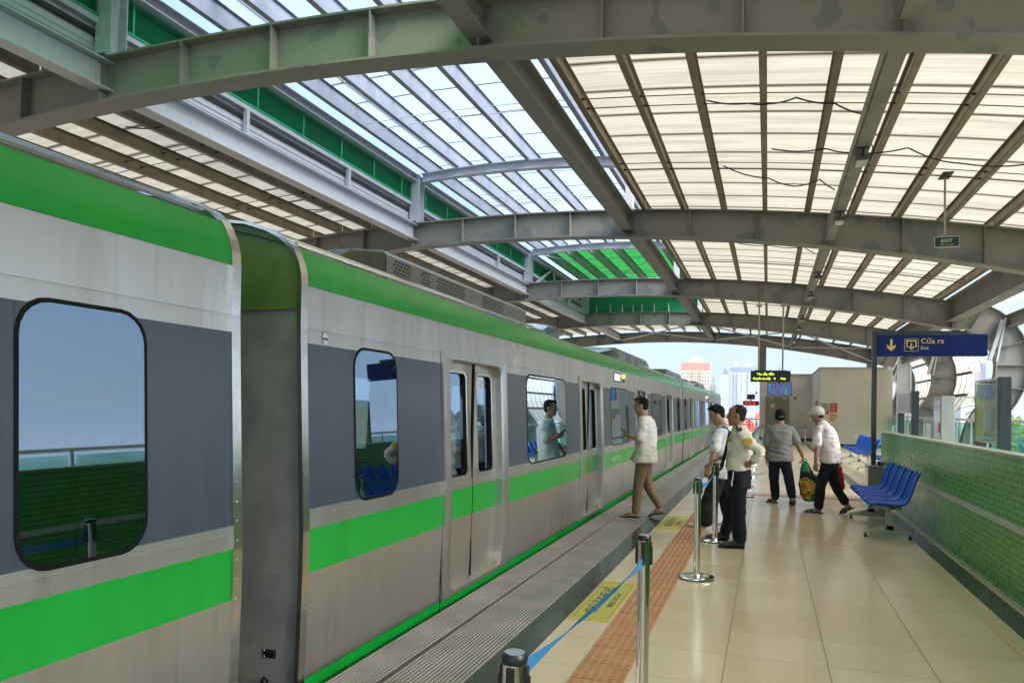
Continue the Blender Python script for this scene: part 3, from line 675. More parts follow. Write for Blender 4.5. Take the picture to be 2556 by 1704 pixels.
        for s_ in (-1, 1):
            lf = MB(); y0, y1 = (d-.63, d-.008) if s_ < 0 else (d+.008, d+.63)
            yw0, yw1 = (y0+.10, y1-.09) if s_ < 0 else (y0+.09, y1-.10)
            o_ = -.060
            def pz(a, c, za, zb_, off=o_):
                patch(lf, a, c, za, zb_, off)
            pz(y0, y1, .07, .62); patch(lf, y0, y1, .62, .86, o_+.003, m=1); pz(y0, y1, .86, .93); pz(y0, y1, 1.87, 1.945)
            pz(y0, yw0, .93, 1.87); pz(yw1, y1, .93, 1.87)
            sd2 = y1 if s_ < 0 else y0
            lf.box(px(1)-.09, px(1)-.056, sd2-.006, sd2+.006, .07, 1.94, m=2)
            lf.box(px(1)-.11, px(1)-.075, y0, y0+.01, .07, 1.94).box(px(1)-.11, px(1)-.075, y1-.01, y1, .07, 1.94)
            leaf = lf.build('door_leaf', [DOORM, GREEN, RUBBER], door)
            # window in the leaf: corner fillers, bright frame, dark pane
            wf = MB(); P0 = rrect(yw0, yw1, .93, 1.87, .004, 5); P1 = rrect(yw0+.012, yw1-.012, .945, 1.855, .07, 5); P2 = rrect(yw0+.034, yw1-.034, .967, 1.833, .052, 5); P3 = rrect(yw0+.042, yw1-.042, .975, 1.825, .048, 5)
            nn = len(P0); LV = [[(px(z_)+oo, y_, z_) for y_, z_ in P] for P, oo in ((P0, o_), (P1, o_), (P1, o_+.012), (P2, o_+.010), (P3, o_-.02))]
            wf.raw(sum(LV, []), [(i, (i+1) % nn, (i+1) % nn+nn, i+nn) for i in range(nn)], 0)
            wf.raw(sum(LV, []), [(j*nn+i, j*nn+(i+1) % nn, (j+1)*nn+(i+1) % nn, (j+1)*nn+i) for j in (1, 2) for i in range(nn)], 1)
            wf.raw(sum(LV, []), [(3*nn+i, 3*nn+(i+1) % nn, 4*nn+(i+1) % nn, 4*nn+i) for i in range(nn)], 2)
            wf.raw([(px(z_)+o_-.018, y_, z_) for y_, z_ in P3], [tuple(range(nn))], 3)
            wf.build('door_window', [DOORM, SILVER, RUBBER, WGL], leaf)
    for w0, w1 in wins: add_window(car, w0, w1, 0, w1-w0 > 1)
    # interior seen dimly through the panes
    it = MB(); it.quad((-5.2, .08, .02), (-2.5, .08, .02), (-2.5, L-.08, .02), (-5.2, L-.08, .02)); it.quad((-5.1, .08, 2.2), (-2.6, .08, 2.2), (-2.6, L-.08, 2.2), (-5.1, L-.08, 2.2))
    it.build('interior_lining', INT, car)
    for k in range(4):
        yb = doors[k]+.95
        if k < 3:
            MB().box(-5.15, -4.75, yb, yb+2.6, .40, .46).box(-5.15, -5.05, yb, yb+2.6, .46, .85).build('inside_seat', SEATB, car)
            MB().box(-2.95, -2.55, yb, yb+2.6, .40, .46).box(-2.62, -2.56, yb, yb+2.6, .46, .85).build('inside_seat', SEATB, car)
    hr = MB(); hr.tube([(-3.2, .3, 1.95), (-3.2, L-.3, 1.95)], .016, 6).tube([(-4.45, .3, 1.95), (-4.45, L-.3, 1.95)], .016, 6)
    for k in range(1, 22): hr.tube([(-3.2, k*.85, 1.95), (-3.2, k*.85, 1.78)], .01, 5).tube([(-3.2, k*.85-.06, 1.68), (-3.2, k*.85, 1.78), (-3.2, k*.85+.06, 1.68), (-3.2, k*.85-.06, 1.68)], .009, 5)
    hr.build('grab_rail', ALU, car)
    # roof equipment, mirrored about the carriage middle
    for mir in (0, 1):
        Y = (lambda y: y) if not mir else (lambda y: L-y)
        X1, X0 = -3.16, -4.5
        P = [(Y(1.35), 2.60), (Y(1.75), 2.80), (Y(2.25), 2.885), (Y(2.3), 2.885), (Y(2.3), 2.6)]
        hood = MB().prism(P, 'x', X0, X1); ac = hood.build('ac_hood', simple('ac_hood_green_reflection', (.10, .115, .07), .3, metal=.4) if 'ACH' not in globals() else ACH, car, bevel=.02)  # grey hood; the green it reflects is put into its colour
        globals()['ACH'] = ac.data.materials[0]
        u0, u1 = sorted((Y(2.31), Y(6.3)))
        unit = MB().prism([(X0, 2.6), (X1+.01, 2.6), (X1, 2.86), (X1-.07, 2.91), (X0+.07, 2.91), (X0, 2.86)], 'y', u0, u1).build('ac_unit', ACM, car, bevel=.006)
        for a, c in ((2.45, 2.80), (3.02, 3.24), (3.38, 4.15), (4.65, 5.38)):
            cols = int((c-a)/.066); gr = MB()
            for r_ in range(6):
                for k in range(cols):
                    yk = Y(a+.066*k+(.033 if r_ % 2 else 0)); z = 2.665+r_*.033
                    gr.raw([(X1+.012-.0115*(z-2.6)/.26, yk-.026, z-.002), (X1+.012-.0115*(z-2.6)/.26, yk-.019, z-.011), (X1+.012-.0115*(z-2.6)/.26, yk+.019, z-.011), (X1+.012-.0115*(z-2.6)/.26, yk+.026, z-.002),
                            (X1+.0118-.0115*(z+.01-2.6)/.26, yk+.026, z+.002), (X1+.0118-.0115*(z+.01-2.6)/.26, yk+.019, z+.011), (X1+.0118-.0115*(z+.01-2.6)/.26, yk-.019, z+.011), (X1+.0118-.0115*(z+.01-2.6)/.26, yk-.026, z+.002)], [(0,1,2,3,4,5,6,7)])
            gr.build('vent_grille', BLACKP, unit)
        h = MB(); a, c = Y(6.75), Y(8.0)
        h.loft([((-3.65, a, 2.66), (.62, 0, 0), (0, 0, .03)), ((-3.65, Y(6.95), 2.73), (.62, 0, 0), (0, 0, .06)), ((-3.65, Y(7.5), 2.76), (.62, 0, 0), (0, 0, .075)), ((-3.65, c, 2.70), (.58, 0, 0), (0, 0, .035))], 8)
        h.build('roof_hood', SILVER, car)
    # side display and lamps
    yl = 9.2
    MB().box(px(2.09)-.01, px(2.09)+.006, yl-.28, yl+.28, 2.015, 2.165).build('side_display_frame', RUBBER, car)
    MB().box(px(2.09)+.001, px(2.09)+.009, yl-.24, yl+.24, 2.035, 2.15).build('side_display', SCRN, car)
    MB().ball((px(2.13)+.01, yl+.62, 2.13), .02, .035, .035, 10, 6).build('amber_lamp', ORANGE, car)
    MB().ball((px(2.05)+.005, yl+.62, 2.055), .02, .035, .035, 10, 6).build('door_lamp', DARKM, car)
    text('HANOI METRO', .12, LETW, (px(.72)+.004, 8.55, .685), car, rot=(math.pi/2, 0, math.pi/2), bold=.003, ext=.001)
    if reg:
        MB().raw([(px(1.93)+.004, .245+.03*math.cos(a*.5236), 1.93+.034*math.sin(a*.5236)) for a in range(12)], [tuple(range(12))]).build('round_sticker', WHITEP, car)
        MB().box(px(1.93)+.004, px(1.93)+.006, .22, .27, 1.922, 1.936).build('sticker_mark', SEATB, car)
    # vertical wipe marks / panel joint lines
    MB().box(px(.3)-.002, px(.3)+.003, doors[0]-dw-.018, doors[0]-dw-.012, -.08, .62).build('panel_joint', RUBBER, car)
    # bogie and frame below platform level
    MB().box(-5.0, -2.7, 1.2, 4.2, -1.0, -.4).box(-5.0, -2.7, L-4.2, L-1.2, -1.0, -.4).build('bogie', DARKM, car)
    return car
c1 = make_car(3.03-19.3, 'nearest train carriage, cut off by the left edge, before the dark gap', 9.85, True, False)
c2 = make_car(3.555, 'middle train carriage beside the man in the white T-shirt', 9.85, False, True)
c3 = make_car(23.1, 'farthest train carriage, beyond the second gap', 9.85, False, False)
# gangways sit between carriages; each belongs to the carriage behind it
for car, y0, y1 in ((c2, -.53, 0.02), (c3, -.25, .02)):
    a, c = y0, y1
    bl = MB(); kk = 7
    for k_ in range(kk):
        ya, yb = a+(c+.03-a-(-.03))*k_/kk-.03, a+(c+.06-a)*(k_+1)/kk-.03; ym = (ya+yb)/2
        ol = [(-3.32, -.2), (-3.32, 2.0), (-3.40, 2.06), (-4.26, 2.06), (-4.34, 2.0), (-4.34, -.2)]
        ins = [(-3.38, -.2), (-3.38, 1.96), (-3.44, 2.0), (-4.22, 2.0), (-4.28, 1.96), (-4.28, -.2)]
        for (xa, za), (xb, zb_), (xc_, zc_), (xd, zd) in zip(ol, ol[1:], ins, ins[1:]): bl.quad((xc_, ya, zc_), (xd, ya, zd), (xb, ym, zb_), (xa, ym, za)); bl.quad((xa, ym, za), (xb, ym, zb_), (xd, yb, zd), (xc_, yb, zc_))
    bl.build('gangway_bellows', RUBBER, car)
    MB().tube([(-2.93, .02, -.2), (-2.93, .02, 1.9), (-2.93, .02, 2.06)], .03, 8).build('gangway_seal', RUBBER, car, smooth=True)
    if car is c2:
        MB().box(-2.64, -2.56, .021, .029, .145, .19).build('plate', BLACKP, car)
        bb = MB()
        for xx in (-2.63, -2.57):
            for z in (.152, .183): bb.ball((xx, .02, z), .003, .003, .003, 6, 4)
        bb.build('plate_screw', SILVER, car)
        MB().tube([(-2.62, .03, -.05), (-2.62, -.01, .03), (-2.60, -.02, .05), (-2.575, -.02, .035), (-2.58, -.02, .0)], .008, 6).build('hook', BLACKP, car)
# ------------------------------------------------------------------ green tiled wall
def mat_mosaic():
    n = N('green_mosaic'); y, z = n.sep[1], n.sep[2]
    u = n.ma('DIVIDE', n.ma('ADD', y, 50), .03); v = n.ma('DIVIDE', z, .0555)
    du = n.ma('ABSOLUTE', n.ma('SUBTRACT', n.ma('FRACT', u), .5)); dv = n.ma('ABSOLUTE', n.ma('SUBTRACT', n.ma('FRACT', v), .5))
    cb = n.t.nodes.new('ShaderNodeCombineXYZ'); n.put(cb.inputs[0], n.ma('FLOOR', u)); n.put(cb.inputs[1], n.ma('FLOOR', v))
    wn_ = n.t.nodes.new('ShaderNodeTexWhiteNoise'); n.t.links.new(cb.outputs[0], wn_.inputs[0])
    c = n.ramp(wn_.outputs[0], [(0, (.060, .33, .058)), (.9, (.066, .35, .062)), (1, (.085, .38, .078))])
    c = n.mix(n.ramp(n.noise(1.4, 4, .6), [(.35, 0), (.7, .4)]), c, (.07, .34, .065))
    c = n.mix(n.ramp(du, [(.42, 0), (.48, .10)]), c, (.30, .42, .26))
    l = n.ramp(dv, [(.452, 0), (.464, 1)]); c = n.mix(l, c, (.60, .78, .48))
    n.p(col=c, rough=n.ramp(wn_.outputs[0], [(0, .22), (1, .34)]), spec=.3); n.bump(n.ma('SUBTRACT', 0., l), .2, .001); return n.m
MOS = mat_mosaic(); TILEW = simple('pale_band_tile', (.50, .56, .55), .3, var=.12, scale=30); COPE = simple('wall_coping', (.42, .47, .36), .3, var=.12, scale=9)
wl = thing('tiled_wall', 'long waist high green mosaic tiled wall with a pale band, right of the benches', 'wall', (0, 0, 0))
MB().box(X_WALL, X_WALL+.13, -6, 15.25, .03, 1.225).build('wall', MOS, wl)
MB().box(X_WALL-.008, X_WALL+.01, -6, 15.25, .605, .66).build('band', TILEW, wl)
MB().box(X_WALL-.012, X_WALL+.142, -6, 15.262, 1.225, 1.245).build('coping', COPE, wl, bevel=.004)
MB().box(X_WALL-.012, X_WALL+.01, -6, 15.25, .001, .03).build('skirting', COPE, wl)
# ------------------------------------------------------------------ glass railing
RX = 5.2
rl = thing('glass_railing', 'clear glass railing with a steel handrail along the outer edge of the platform', 'railing', (RX, 0, 0))
MB().tube([(0, -5, 1.45), (0, 38.2, 1.45)], .032, 10).build('handrail', ALU, rl, smooth=True)
MB().box(-.06, .06, -5, 38.2, .0, .10).build('plinth', GRAN, rl)
for k in range(27):
    y = -4.2+1.62*k
    if y > 38: break
    b = MB(); b.raw([(-.03, y-.05, .1), (.03, y-.05, .1), (.03, y+.05, .1), (-.03, y+.05, .1), (-.015, y-.022, 1.43), (.015, y-.022, 1.43), (.015, y+.022, 1.43), (-.015, y+.022, 1.43)], [(0,1,5,4),(1,2,6,5),(2,3,7,6),(3,0,4,7)])
    b.box(-.012, .012, y-.2, y+.2, 1.19, 1.205).box(-.012, .012, y-.2, y+.2, .30, .315)
    b.build('post', ALU, rl)
    nb = MB()
    for z in (1.3, 1.36, 1.24): nb.ball((-.028, y, z), .008, .014, .014, 6, 4)
    nb.build('bolt', DARKM, rl)
    MB().box(-.006, .006, y+.07, y+1.55, .16, 1.37).build('glass_panel', GLASS, rl)
# ------------------------------------------------------------------ boards behind the wall
POSTM = simple('navy_post_paint', (.022, .032, .045), .38)
def mat_board(name, a, b_, c_, y_, s_):
    n = N(name); f = n.noise(1., 3, .5, vec=n.map((1, .7*s_, .5*s_)))
    c = n.ramp(f, [(.40, a), (.47, b_), (.53, b_), (.56, c_), (.7, a)])
    m_ = n.ramp(n.ma('ADD', n.sep[1], n.ma('MULTIPLY', n.noise(2.2, 2), .7)), [(y_, 0), (y_+.03, 1)])
    n.p(col=n.mix(m_, c, (.62, .60, .18)), rough=.06, spec=.9, coat=1, coatr=.02); return n.m
BRD = mat_board('glazed_map', (.30, .28, .27), (.36, .335, .32), (.42, .40, .38), .96, 1.0)
BRD2 = simple('pale_notice', (.42, .40, .37), .25, var=.10, scale=5)
for nm, lab, x, y0, y1, z0, z1, mt in (('information_board', 'large glazed information board with yellow artwork, behind the tiled wall', 3.3, 13.15, 14.35, 1.16, 2.12, BRD),
                                 ('information_board', 'small beige notice board on two dark posts, farthest left behind the tiled wall', 3.3, 20.4, 22.3, 1.61, 2.10, BRD2)):
    t = thing(nm, lab, 'board', (x, y0, 0), group='boards behind the tiled wall')
    L = y1-y0
    MB().box(-.03, .12, -.14, 0, 0, z1+.03).build('post', POSTM, t, bevel=.004)
    MB().box(-.03, .12, L, L+.12, 0, z0+.02 if L > 1.5 else z1).build('post', POSTM, t, bevel=.004)
    MB().box(-.045, .05, .0, L, z0-.02, z1+.02).build('frame', ALU, t, bevel=.003)
    MB().box(-.052, -.046, .03, L-.03, z0+.01, z1-.01).build('pane', mt, t)
STNL = simple('brushed_cabinet_steel', (.45, .46, .46), .35, metal=.6, var=.08, scale=4)
REDM = simple('red_sign_paint', (.55, .03, .035), .35)
for x, y0, y1, wd, h, lab in ((3.3, 17.2, 17.95, .24, 1.95, 'tall stainless steel cabinet with a red mark, right of the shorter cabinet'), (3.3, 18.1, 18.8, .30, 1.45, 'short stainless steel cabinet with a red stripe, beside the taller cabinet')):
    t = thing('steel_cabinet', lab, 'cabinet', (x, y0, 0), group='steel cabinets behind the tiled wall'); L = y1-y0
    MB().box(0, wd, 0, L, 0, h).build('body', STNL, t, bevel=.008)
    MB().box(-.004, -.0005, .06, L-.06, .3, h-.08).build('door', simple('cabinet_door', (.40, .37, .35), .12, metal=.3) if 'CDM' not in globals() else CDM, t, bevel=.002)
    MB().box(-.01, -.0045, .1, .22, h*.62, h*.72).build('red_mark', REDM, t)
# ------------------------------------------------------------------ exit direction sign, cabinet, things on it
NAVY = simple('navy_sign_face', (.002, .015, .12), .5, var=.04, spec=.2); YEL = simple('yellow_lettering', (.66, .47, .10), .45); YELP = simple('pale_lettering', (.50, .46, .28), .45)
t = thing('direction_sign', 'blue exit sign with yellow lettering on a dark post by the tiled wall', 'sign', (1.81, 15.05, .64))
MB().box(-.04, .04, -.04, .04, 0, 2.42).build('post', POSTM, t, bevel=.004)
MB().box(.04, 1.46, -.035, .035, 2.345, 2.405).box(.02, .04, -.045, .045, .2, 2.40).build('frame', POSTM, t)
MB().box(.045, 1.77, -.07, .07, 1.955, 2.335).build('panel', NAVY, t, bevel=.006)
y_ = -.072
text('Cửa ra', .128, YEL, (.735, y_, 2.18), t, bold=.0014); text('Exit', .082, YELP, (.735, y_, 2.075), t, bold=.0008)
ar = MB(); ar.prism([(.245, 2.26), (.285, 2.26), (.285, 2.12), (.335, 2.165), (.335, 2.115), (.265, 2.045), (.195, 2.115), (.195, 2.165), (.245, 2.12)], 'y', y_-.001, y_+.002)
ar.build('arrow', YEL, t)
ic = MB(); X0, X1, Z0, Z1 = .475, .70, 2.04, 2.265
def prr(b, x0, x1, z0, z1, r, t_):
    O = rrect(x0, x1, z0, z1, r, 4); I = rrect(x0+t_, x1-t_, z0+t_, z1-t_, r-t_*.5, 4); n = len(O)
    b.raw([(p[0], y_-.001, p[1]) for p in O]+[(p[0], y_-.001, p[1]) for p in I], [(i, (i+1) % n, (i+1) % n+n, i+n) for i in range(n)])
prr(ic, X0, X1, Z0, Z1, .03, .006)
for q in ((.505, .67, 2.215, 2.24), (.505, .525, 2.13, 2.215), (.65, .67, 2.13, 2.215), (.505, .545, 2.115, 2.13), (.63, .67, 2.115, 2.13)): ic.quad((q[0], y_-.001, q[2]), (q[1], y_-.001, q[2]), (q[1], y_-.001, q[3]), (q[0], y_-.001, q[3]))
ic.quad(*[(px_, y_-.001, pz_) for px_, pz_ in ((.576, 2.185), (.599, 2.185), (.599, 2.115), (.625, 2.135), (.625, 2.105), (.5875, 2.068), (.55, 2.105), (.55, 2.135), (.576, 2.115))])
ic.build('exit_symbol', YEL, t)
t = thing('metal_cabinet', 'low grey metal cabinet at the end of the green wall under the sign post', 'cabinet', (1.72, 14.95, 0))
MB().box(0, .48, 0, .5, .02, .62).build('body', simple('cabinet_grey', (.20, .215, .22), .4), t, bevel=.006)
MB().box(-.02, .5, -.02, .52, .62, .64).build('top', ALU, t, bevel=.003)
MB().box(-.006, 0, .03, .47, .06, .58).build('door', ALU, t, bevel=.002)
t = thing('bottle', 'iced tea bottle with orange label and green cap on the low cabinet', 'bottle', (2.08, 14.99, .641))
GLB = simple('bottle_drink', (.45, .20, .05), .12, var=.3, scale=20); GCAP = simple('green_cap', (.01, .12, .05), .4); BLBL = simple('bottle_label', (.66, .50, .30), .4, var=.35, scale=18)
MB().lathe([(.030, 0), (.034, .01), (.034, .15), (.030, .17), (.015, .215), (.0135, .23)], seg=16).build('body', GLB, t, smooth=True)
MB().lathe([(.0348, .05), (.0352, .055), (.0352, .145), (.0348, .15)], seg=16).build('label', BLBL, t, smooth=True)
MB().lathe([(.016, .228), (.016, .252), (.014, .254)], seg=12).build('cap', GCAP, t, smooth=True)
t = thing('desk_telephone', 'black desk telephone on the low cabinet beside the bottle', 'telephone', (1.93, 15.0, .641))
MB().prism([(-.08, 0), (.10, 0), (.10, .035), (.02, .06), (-.08, .045)], 'x', -.06, .10).build('base', BLACKP, t, bevel=.006)
MB().loft([((-.045, -.1, .055), (.022, 0, 0), (0, 0, .014)), ((-.045, -.06, .065), (.018, 0, 0), (0, 0, .012)), ((-.045, .06, .065), (.018, 0, 0), (0, 0, .012)), ((-.045, .1, .055), (.022, 0, 0), (0, 0, .014))], 8).build('handset', BLACKP, t, smooth=True)
MB().box(0, .06, -.02, .05, .052, .058).build('keypad', ALU, t)
# ------------------------------------------------------------------ benches
BLUE = simple('blue_seat_plastic', (.0, .095, .56), .40, var=.08, scale=3, spec=.22)
LEGM = simple('bench_leg_paint', (.40, .41, .36), .4); 
def seat_shell():
    # profile in x (front negative -> back) and z
    pr = [(-.245, .405), (-.235, .43), (-.20, .445), (-.10, .432), (0, .425), (.09, .428), (.145, .45), (.185, .50), (.215, .58), (.245, .68), (.275, .77), (.30, .815), (.325, .83)]
    hw = [.19, .212, .222, .222, .218, .212, .206, .204, .204, .204, .196, .17, .11]
    b = MB(); nx = len(pr); ny = 10; V = []
    for lay in (0, 1):
        for i, ((x, z), h) in enumerate(zip(pr, hw)):
            x0, z0 = pr[max(i-1, 0)]; x1, z1 = pr[min(i+1, nx-1)]; d = Vector((x1-x0, z1-z0)).normalized(); nrm = (-d.y, d.x)
            for j in range(ny+1):
                t_ = -1+2*j/ny; cup = .030*(t_**2)+.012*(t_**8)
                off = cup-(.012 if lay else 0)
                V.append((x+nrm[0]*off, h*t_, z+nrm[1]*off))
    st = (ny+1); F = []
    for lay in (0, 1):
        o_ = lay*nx*st
        for i in range(nx-1):
            for j in range(ny): F.append((o_+i*st+j, o_+i*st+j+1, o_+(i+1)*st+j+1, o_+(i+1)*st+j))
    o_ = nx*st
    for i in range(nx-1): F.append((i*st, (i+1)*st, o_+(i+1)*st, o_+i*st)); F.append((i*st+ny, (i+1)*st+ny, o_+(i+1)*st+ny, o_+i*st+ny))
    for j in range(ny): F.append((j, j+1, o_+j+1, o_+j)); F.append(((nx-1)*st+j, (nx-1)*st+j+1, o_+(nx-1)*st+j+1, o_+(nx-1)*st+j))
    return b.raw(V, F)
SEATMESH = None
def bench(x, y0, n, pitch, legs, label):
    global SEATMESH
    t = thing('waiting_bench', label, 'bench', (x, y0, 0), group='blue waiting benches')
    for k in range(n):
        if SEATMESH is None:
            s_ = seat_shell().build('seat', BLUE, t, smooth=True); md = s_.modifiers.new('s', 'SUBSURF'); md.levels = md.render_levels = 1; SEATMESH = s_
        else: s_ = SEATMESH.copy(); COL.objects.link(s_); s_.parent = t
        s_.location = (0, pitch*(k+.5), 0)
    MB().box(-.03, .03, .02, n*pitch-.02, .35, .40).build('beam', LEGM, t, bevel=.004)
    for yl in legs:
        yy = yl-y0
        b = MB(); b.box(-.045, .045, yy-.03, yy+.03, .10, .37).box(-.16, .14, yy-.025, yy+.025, .36, .405)
        b.prism([(-.30, .045), (-.30, .065), (-.07, .14), (-.045, .16), (.045, .16), (.07, .14), (.26, .065), (.26, .045)], 'y', yy-.03, yy+.03)
        lg = b.build('leg', LEGM, t, bevel=.004)
        f_ = MB(); 
        for xx in (-.275, .235): f_.lathe([(.024, .0015), (.026, .01), (.014, .02), (.012, .045)], xx, yy, 10)
        f_.build('foot_pad', BLACKP, lg)
bench(1.47, 10.22, 5, .505, (10.62, 12.4), 'blue five seat bench against the green tiled wall, nearest to the camera')
bench(2.66, 22.9, 10, .51, (22.95+.15, 25.41, 27.85), 'long blue bench beyond the sign post, the farther of the two in the back')
bench(2.86, 17.2, 10, .51, (17.4, 19.8, 22.1), 'blue bench half hidden by the end of the green wall')
# ------------------------------------------------------------------ barrier posts
def stanchion(x, y, label, proto=[None]):
    if proto[0] is None:
        t = proto[0] = thing('barrier_post', label, 'barrier post', (x, y, 0), group='polished steel barrier posts')
        MB().lathe([(.158, .0), (.160, .012), (.155, .026), (.10, .038), (.04, .044), (.036, .05)], seg=40).build('base', CHROME, t, smooth=True, autos=40)
        MB().lathe([(.160, .0008), (.1625, .006), (.1605, .0095)], seg=40).build('base_ring', BLACKP, t, smooth=True)
        MB().lathe([(.0315, .04), (.0315, .905)], seg=28).build('pole', CHROME, t, smooth=True, autos=40)
        MB().lathe([(.0335, .905), (.0345, .912), (.0345, .922), (.031, .9295), (.026, .9295)], seg=28).build('head_ring', BLACKP, t, smooth=True, autos=30)
        c_ = MB().box(-.011, .011, -.038, .038, .80, .900).box(-.038, .038, -.011, .011, .80, .900); c_.box(-.008, .008, -.043, .043, .785, .875).box(-.043, .043, -.008, .008, .785, .875); c_.build('belt_head', BLACKP, t, bevel=.003)
        MB().lathe([(.026, .9300), (.026, .9325)], seg=24).build('cap', ALU, t)
    else: t = copy_tree(proto[0]); t.location = (x, y, 0); t['label'] = label
    return t
posts = [(-.608, 1.86, 'barrier post whose top just shows at the bottom edge'), (-.58, 3.83, 'tallest looking barrier post in front, with its base out of view'),
         (-.61, 7.26, 'barrier post with its whole round base in view beside the tactile strip'), (-.585, 9.4, 'barrier post under the hand of the guard')]
ordn = ['just behind the student', 'second behind the student', 'third behind the student', 'fourth behind the student', 'fifth behind the student', 'sixth behind the student', 'seventh behind the student', 'last of the far row by the railings']
for k, (x, y) in enumerate(((-.37, 14.57), (-.42, 16.4), (-.39, 18.9), (-.43, 21.6), (-.42, 23.9), (-.42, 27.2), (-.40, 31.0), (-.38, 35.0))): posts.append((x, y, 'far barrier post of the queue row, '+ordn[k]))
posts += [(-.24, 38.5, 'far barrier post left of the man in grey'), (1.71, 39.0, 'far barrier post between the man in grey and the man in white cap')]
PS = [stanchion(*p) for p in posts]
BELT = simple('blue_belt_webbing', (.03, .22, .52), .6, var=.1, scale=60, bump=.2, bs=200)
def belt(a, b_, p, twist=0., sag=.02, wd=.048, n=24):
    """webbing from point a to b (world), child of post p"""
    a, b_ = Vector(a), Vector(b_); b = MB(); V = []
    d = (b_-a).normalized(); side = d.cross(Vector((0, 0, 1))).normalized()
    for i in range(n+1):
        t_ = i/n; c = a.lerp(b_, t_); c.z -= sag*4*t_*(1-t_); ang = twist*math.sin(math.pi*t_)
        u = Vector((0, 0, 1))*math.cos(ang)+side*math.sin(ang)
        for s_ in (-.5, .5): V.append(c+u*wd*s_-p.location)
    F = [(2*i, 2*i+1, 2*i+3, 2*i+2) for i in range(n)]
    o = b.raw(V, F).build('belt', BELT, p); md = o.modifiers.new('t', 'SOLIDIFY'); md.thickness = .0015
    return o
belt((-.608, 1.905, .865), (-.58, 3.78, .80), PS[1], twist=1.15, sag=.012)
belt((-.61, 7.305, .865), (-.585, 9.355, .865), PS[3], twist=.35, sag=.075)
belt((-.24, 38.5, .87), (.5, 38.7, .80), PS[-2], sag=.03); belt((1.71, 39.0, .87), (.55, 38.7, .76), PS[-1], sag=.03)
for k in range(5, 12): belt((posts[k][0], posts[k][1]-.045, .865), (posts[k-1][0], posts[k-1][1]+.045, .865), PS[k], sag=.02)
# floor bar beside the row
tag(MB().box(-.44, -.06, 19.75, 19.92, .001, .03).build('floor_plate', ALU, bevel=.004), 'low steel plate lying on the tiles beside the far barrier posts', 'plate')
# ------------------------------------------------------------------ floor notices
def mat_mat():
    n = N('yellow_notice'); d = n.ramp(n.noise(9, 7, .7), [(.4, 0), (.7, .6)])
    n.p(col=n.mix(d, (.60, .53, .06), (.36, .32, .11)), rough=.42); return n.m
YM = mat_mat(); INK = simple('worn_ink', (.10, .12, .10), .6, var=.5, scale=25)
for (x0, x1, y0, y1, lab) in ((-1.385, -1.085, 5.50, 6.80, 'worn yellow floor notice about the gap, the nearer one beside the blue belt'), (-1.37, -1.075, 10.07, 11.37, 'yellow floor notice about the gap, the farther one ahead of the barefoot sandals')):
    t = thing('floor_notice', lab, 'floor notice', (x0, y0, 0), group='yellow gap notices on the floor'); W_, H_ = x1-x0, y1-y0
    MB().box(0, W_, 0, H_, .0006, .004).build('sheet', YM, t)
    r_ = MB()
    for a in ((.02, W_-.02, .06, .064), (.02, W_-.02, H_-.064, H_-.06), (.02, .024, .06, H_-.06), (W_-.024, W_-.02, .06, H_-.06)): r_.quad((a[0], a[2], .0046), (a[1], a[2], .0046), (a[1], a[3], .0046), (a[0], a[3], .0046))
    r_.build('border_line', INK, t)
    text('CHÚ Ý KHE HỞ', .125, INK, (.155, H_/2, .0048), t, rot=(0, 0, math.pi/2), align='CENTER', bold=.004, ext=.0003, sx=1.02)
    text('MIND THE GAP', .068, INK, (.245, H_/2, .0048), t, rot=(0, 0, math.pi/2), align='CENTER', bold=.001, ext=.0003)
# ------------------------------------------------------------------ hanging signs
t = thing('exit_sign', 'small green exit sign hanging on a long rod from the roof', 'exit sign', (2.745, 14.0, 4.32))
EXG = simple('exit_green', (.003, .030, .024), .5); EXL = simple('exit_lettering', (.45, .72, .42), .4)
MB().box(-.175, .175, -.015, .015, 0, .165).build('panel', EXG, t); b = MB()
for q in ((-.178, .178, -.004, .003), (-.178, .178, .162, .17)): b.box(q[0], q[1], -.018, .018, q[2], q[3])
for q in ((-.18, -.174), (.174, .18)): b.box(q[0], q[1], -.018, .018, 0, .165)
b.build('frame', ALU, t)
text('EXIT', .075, EXL, (0, -.017, .075), t, align='CENTER', bold=.001, sx=1.12); text('LỐI THOÁT', .036, EXL, (0, -.017, .022), t, align='CENTER', sx=1.1)
MB().tube([(-.03, 0, .2), (-.03, 0, 1.2)], .017, 8).box(-.14, .14, -.008, .008, .17, .18).tube([(-.03, 0, .25), (-.06, 0, .2), (-.05, 0, .17)], .006, 5).build('rod', LEGM, t)
MB().box(-.1, .06, -.2, .2, 1.17, 1.19).build('clamp', DARKM, t)
t = thing('led_display', 'black LED train arrival display with yellow writing, hung on two rods', 'display', (.06, 25.3, 2.50))
LEDB = simple('led_case', (.012, .014, .012), .4); LEDY = N('led_yellow'); LEDY.p(col=(.5, .6, .05), emit=(.72, .95, .10), es=.6); LEDY = LEDY.m
MB().box(-.6, .6, -.07, .07, .0, .35).build('case', LEDB, t, bevel=.008)
text('Tàu sắp đến', .10, LEDY, (-.41, -.0725, .215), t, bold=.0022); text('Chuyến tàu tiếp', .092, LEDY, (-.53, -.0725, .075), t, bold=.003, sx=.88); text('8', .10, LEDY, (.1, -.0725, .075), t, bold=.002); text('Phút', .092, LEDY, (.30, -.0725, .075), t, bold=.003, sx=.9)
for x in (-.36, .36):
    MB().tube([(x, 0, .35), (x, 0, 2.55)], .028, 8).tube([(x-.03, 0, .36), (x-.1, 0, .40), (x-.1, 0, .5)], .008, 5).box(x-.09, x+.09, -.09, .09, 2.4, 2.46).build('rod', LEGM, t)
MB().box(-.5, .5, -.03, .03, .35, .37).build('rail', DARKM, t)
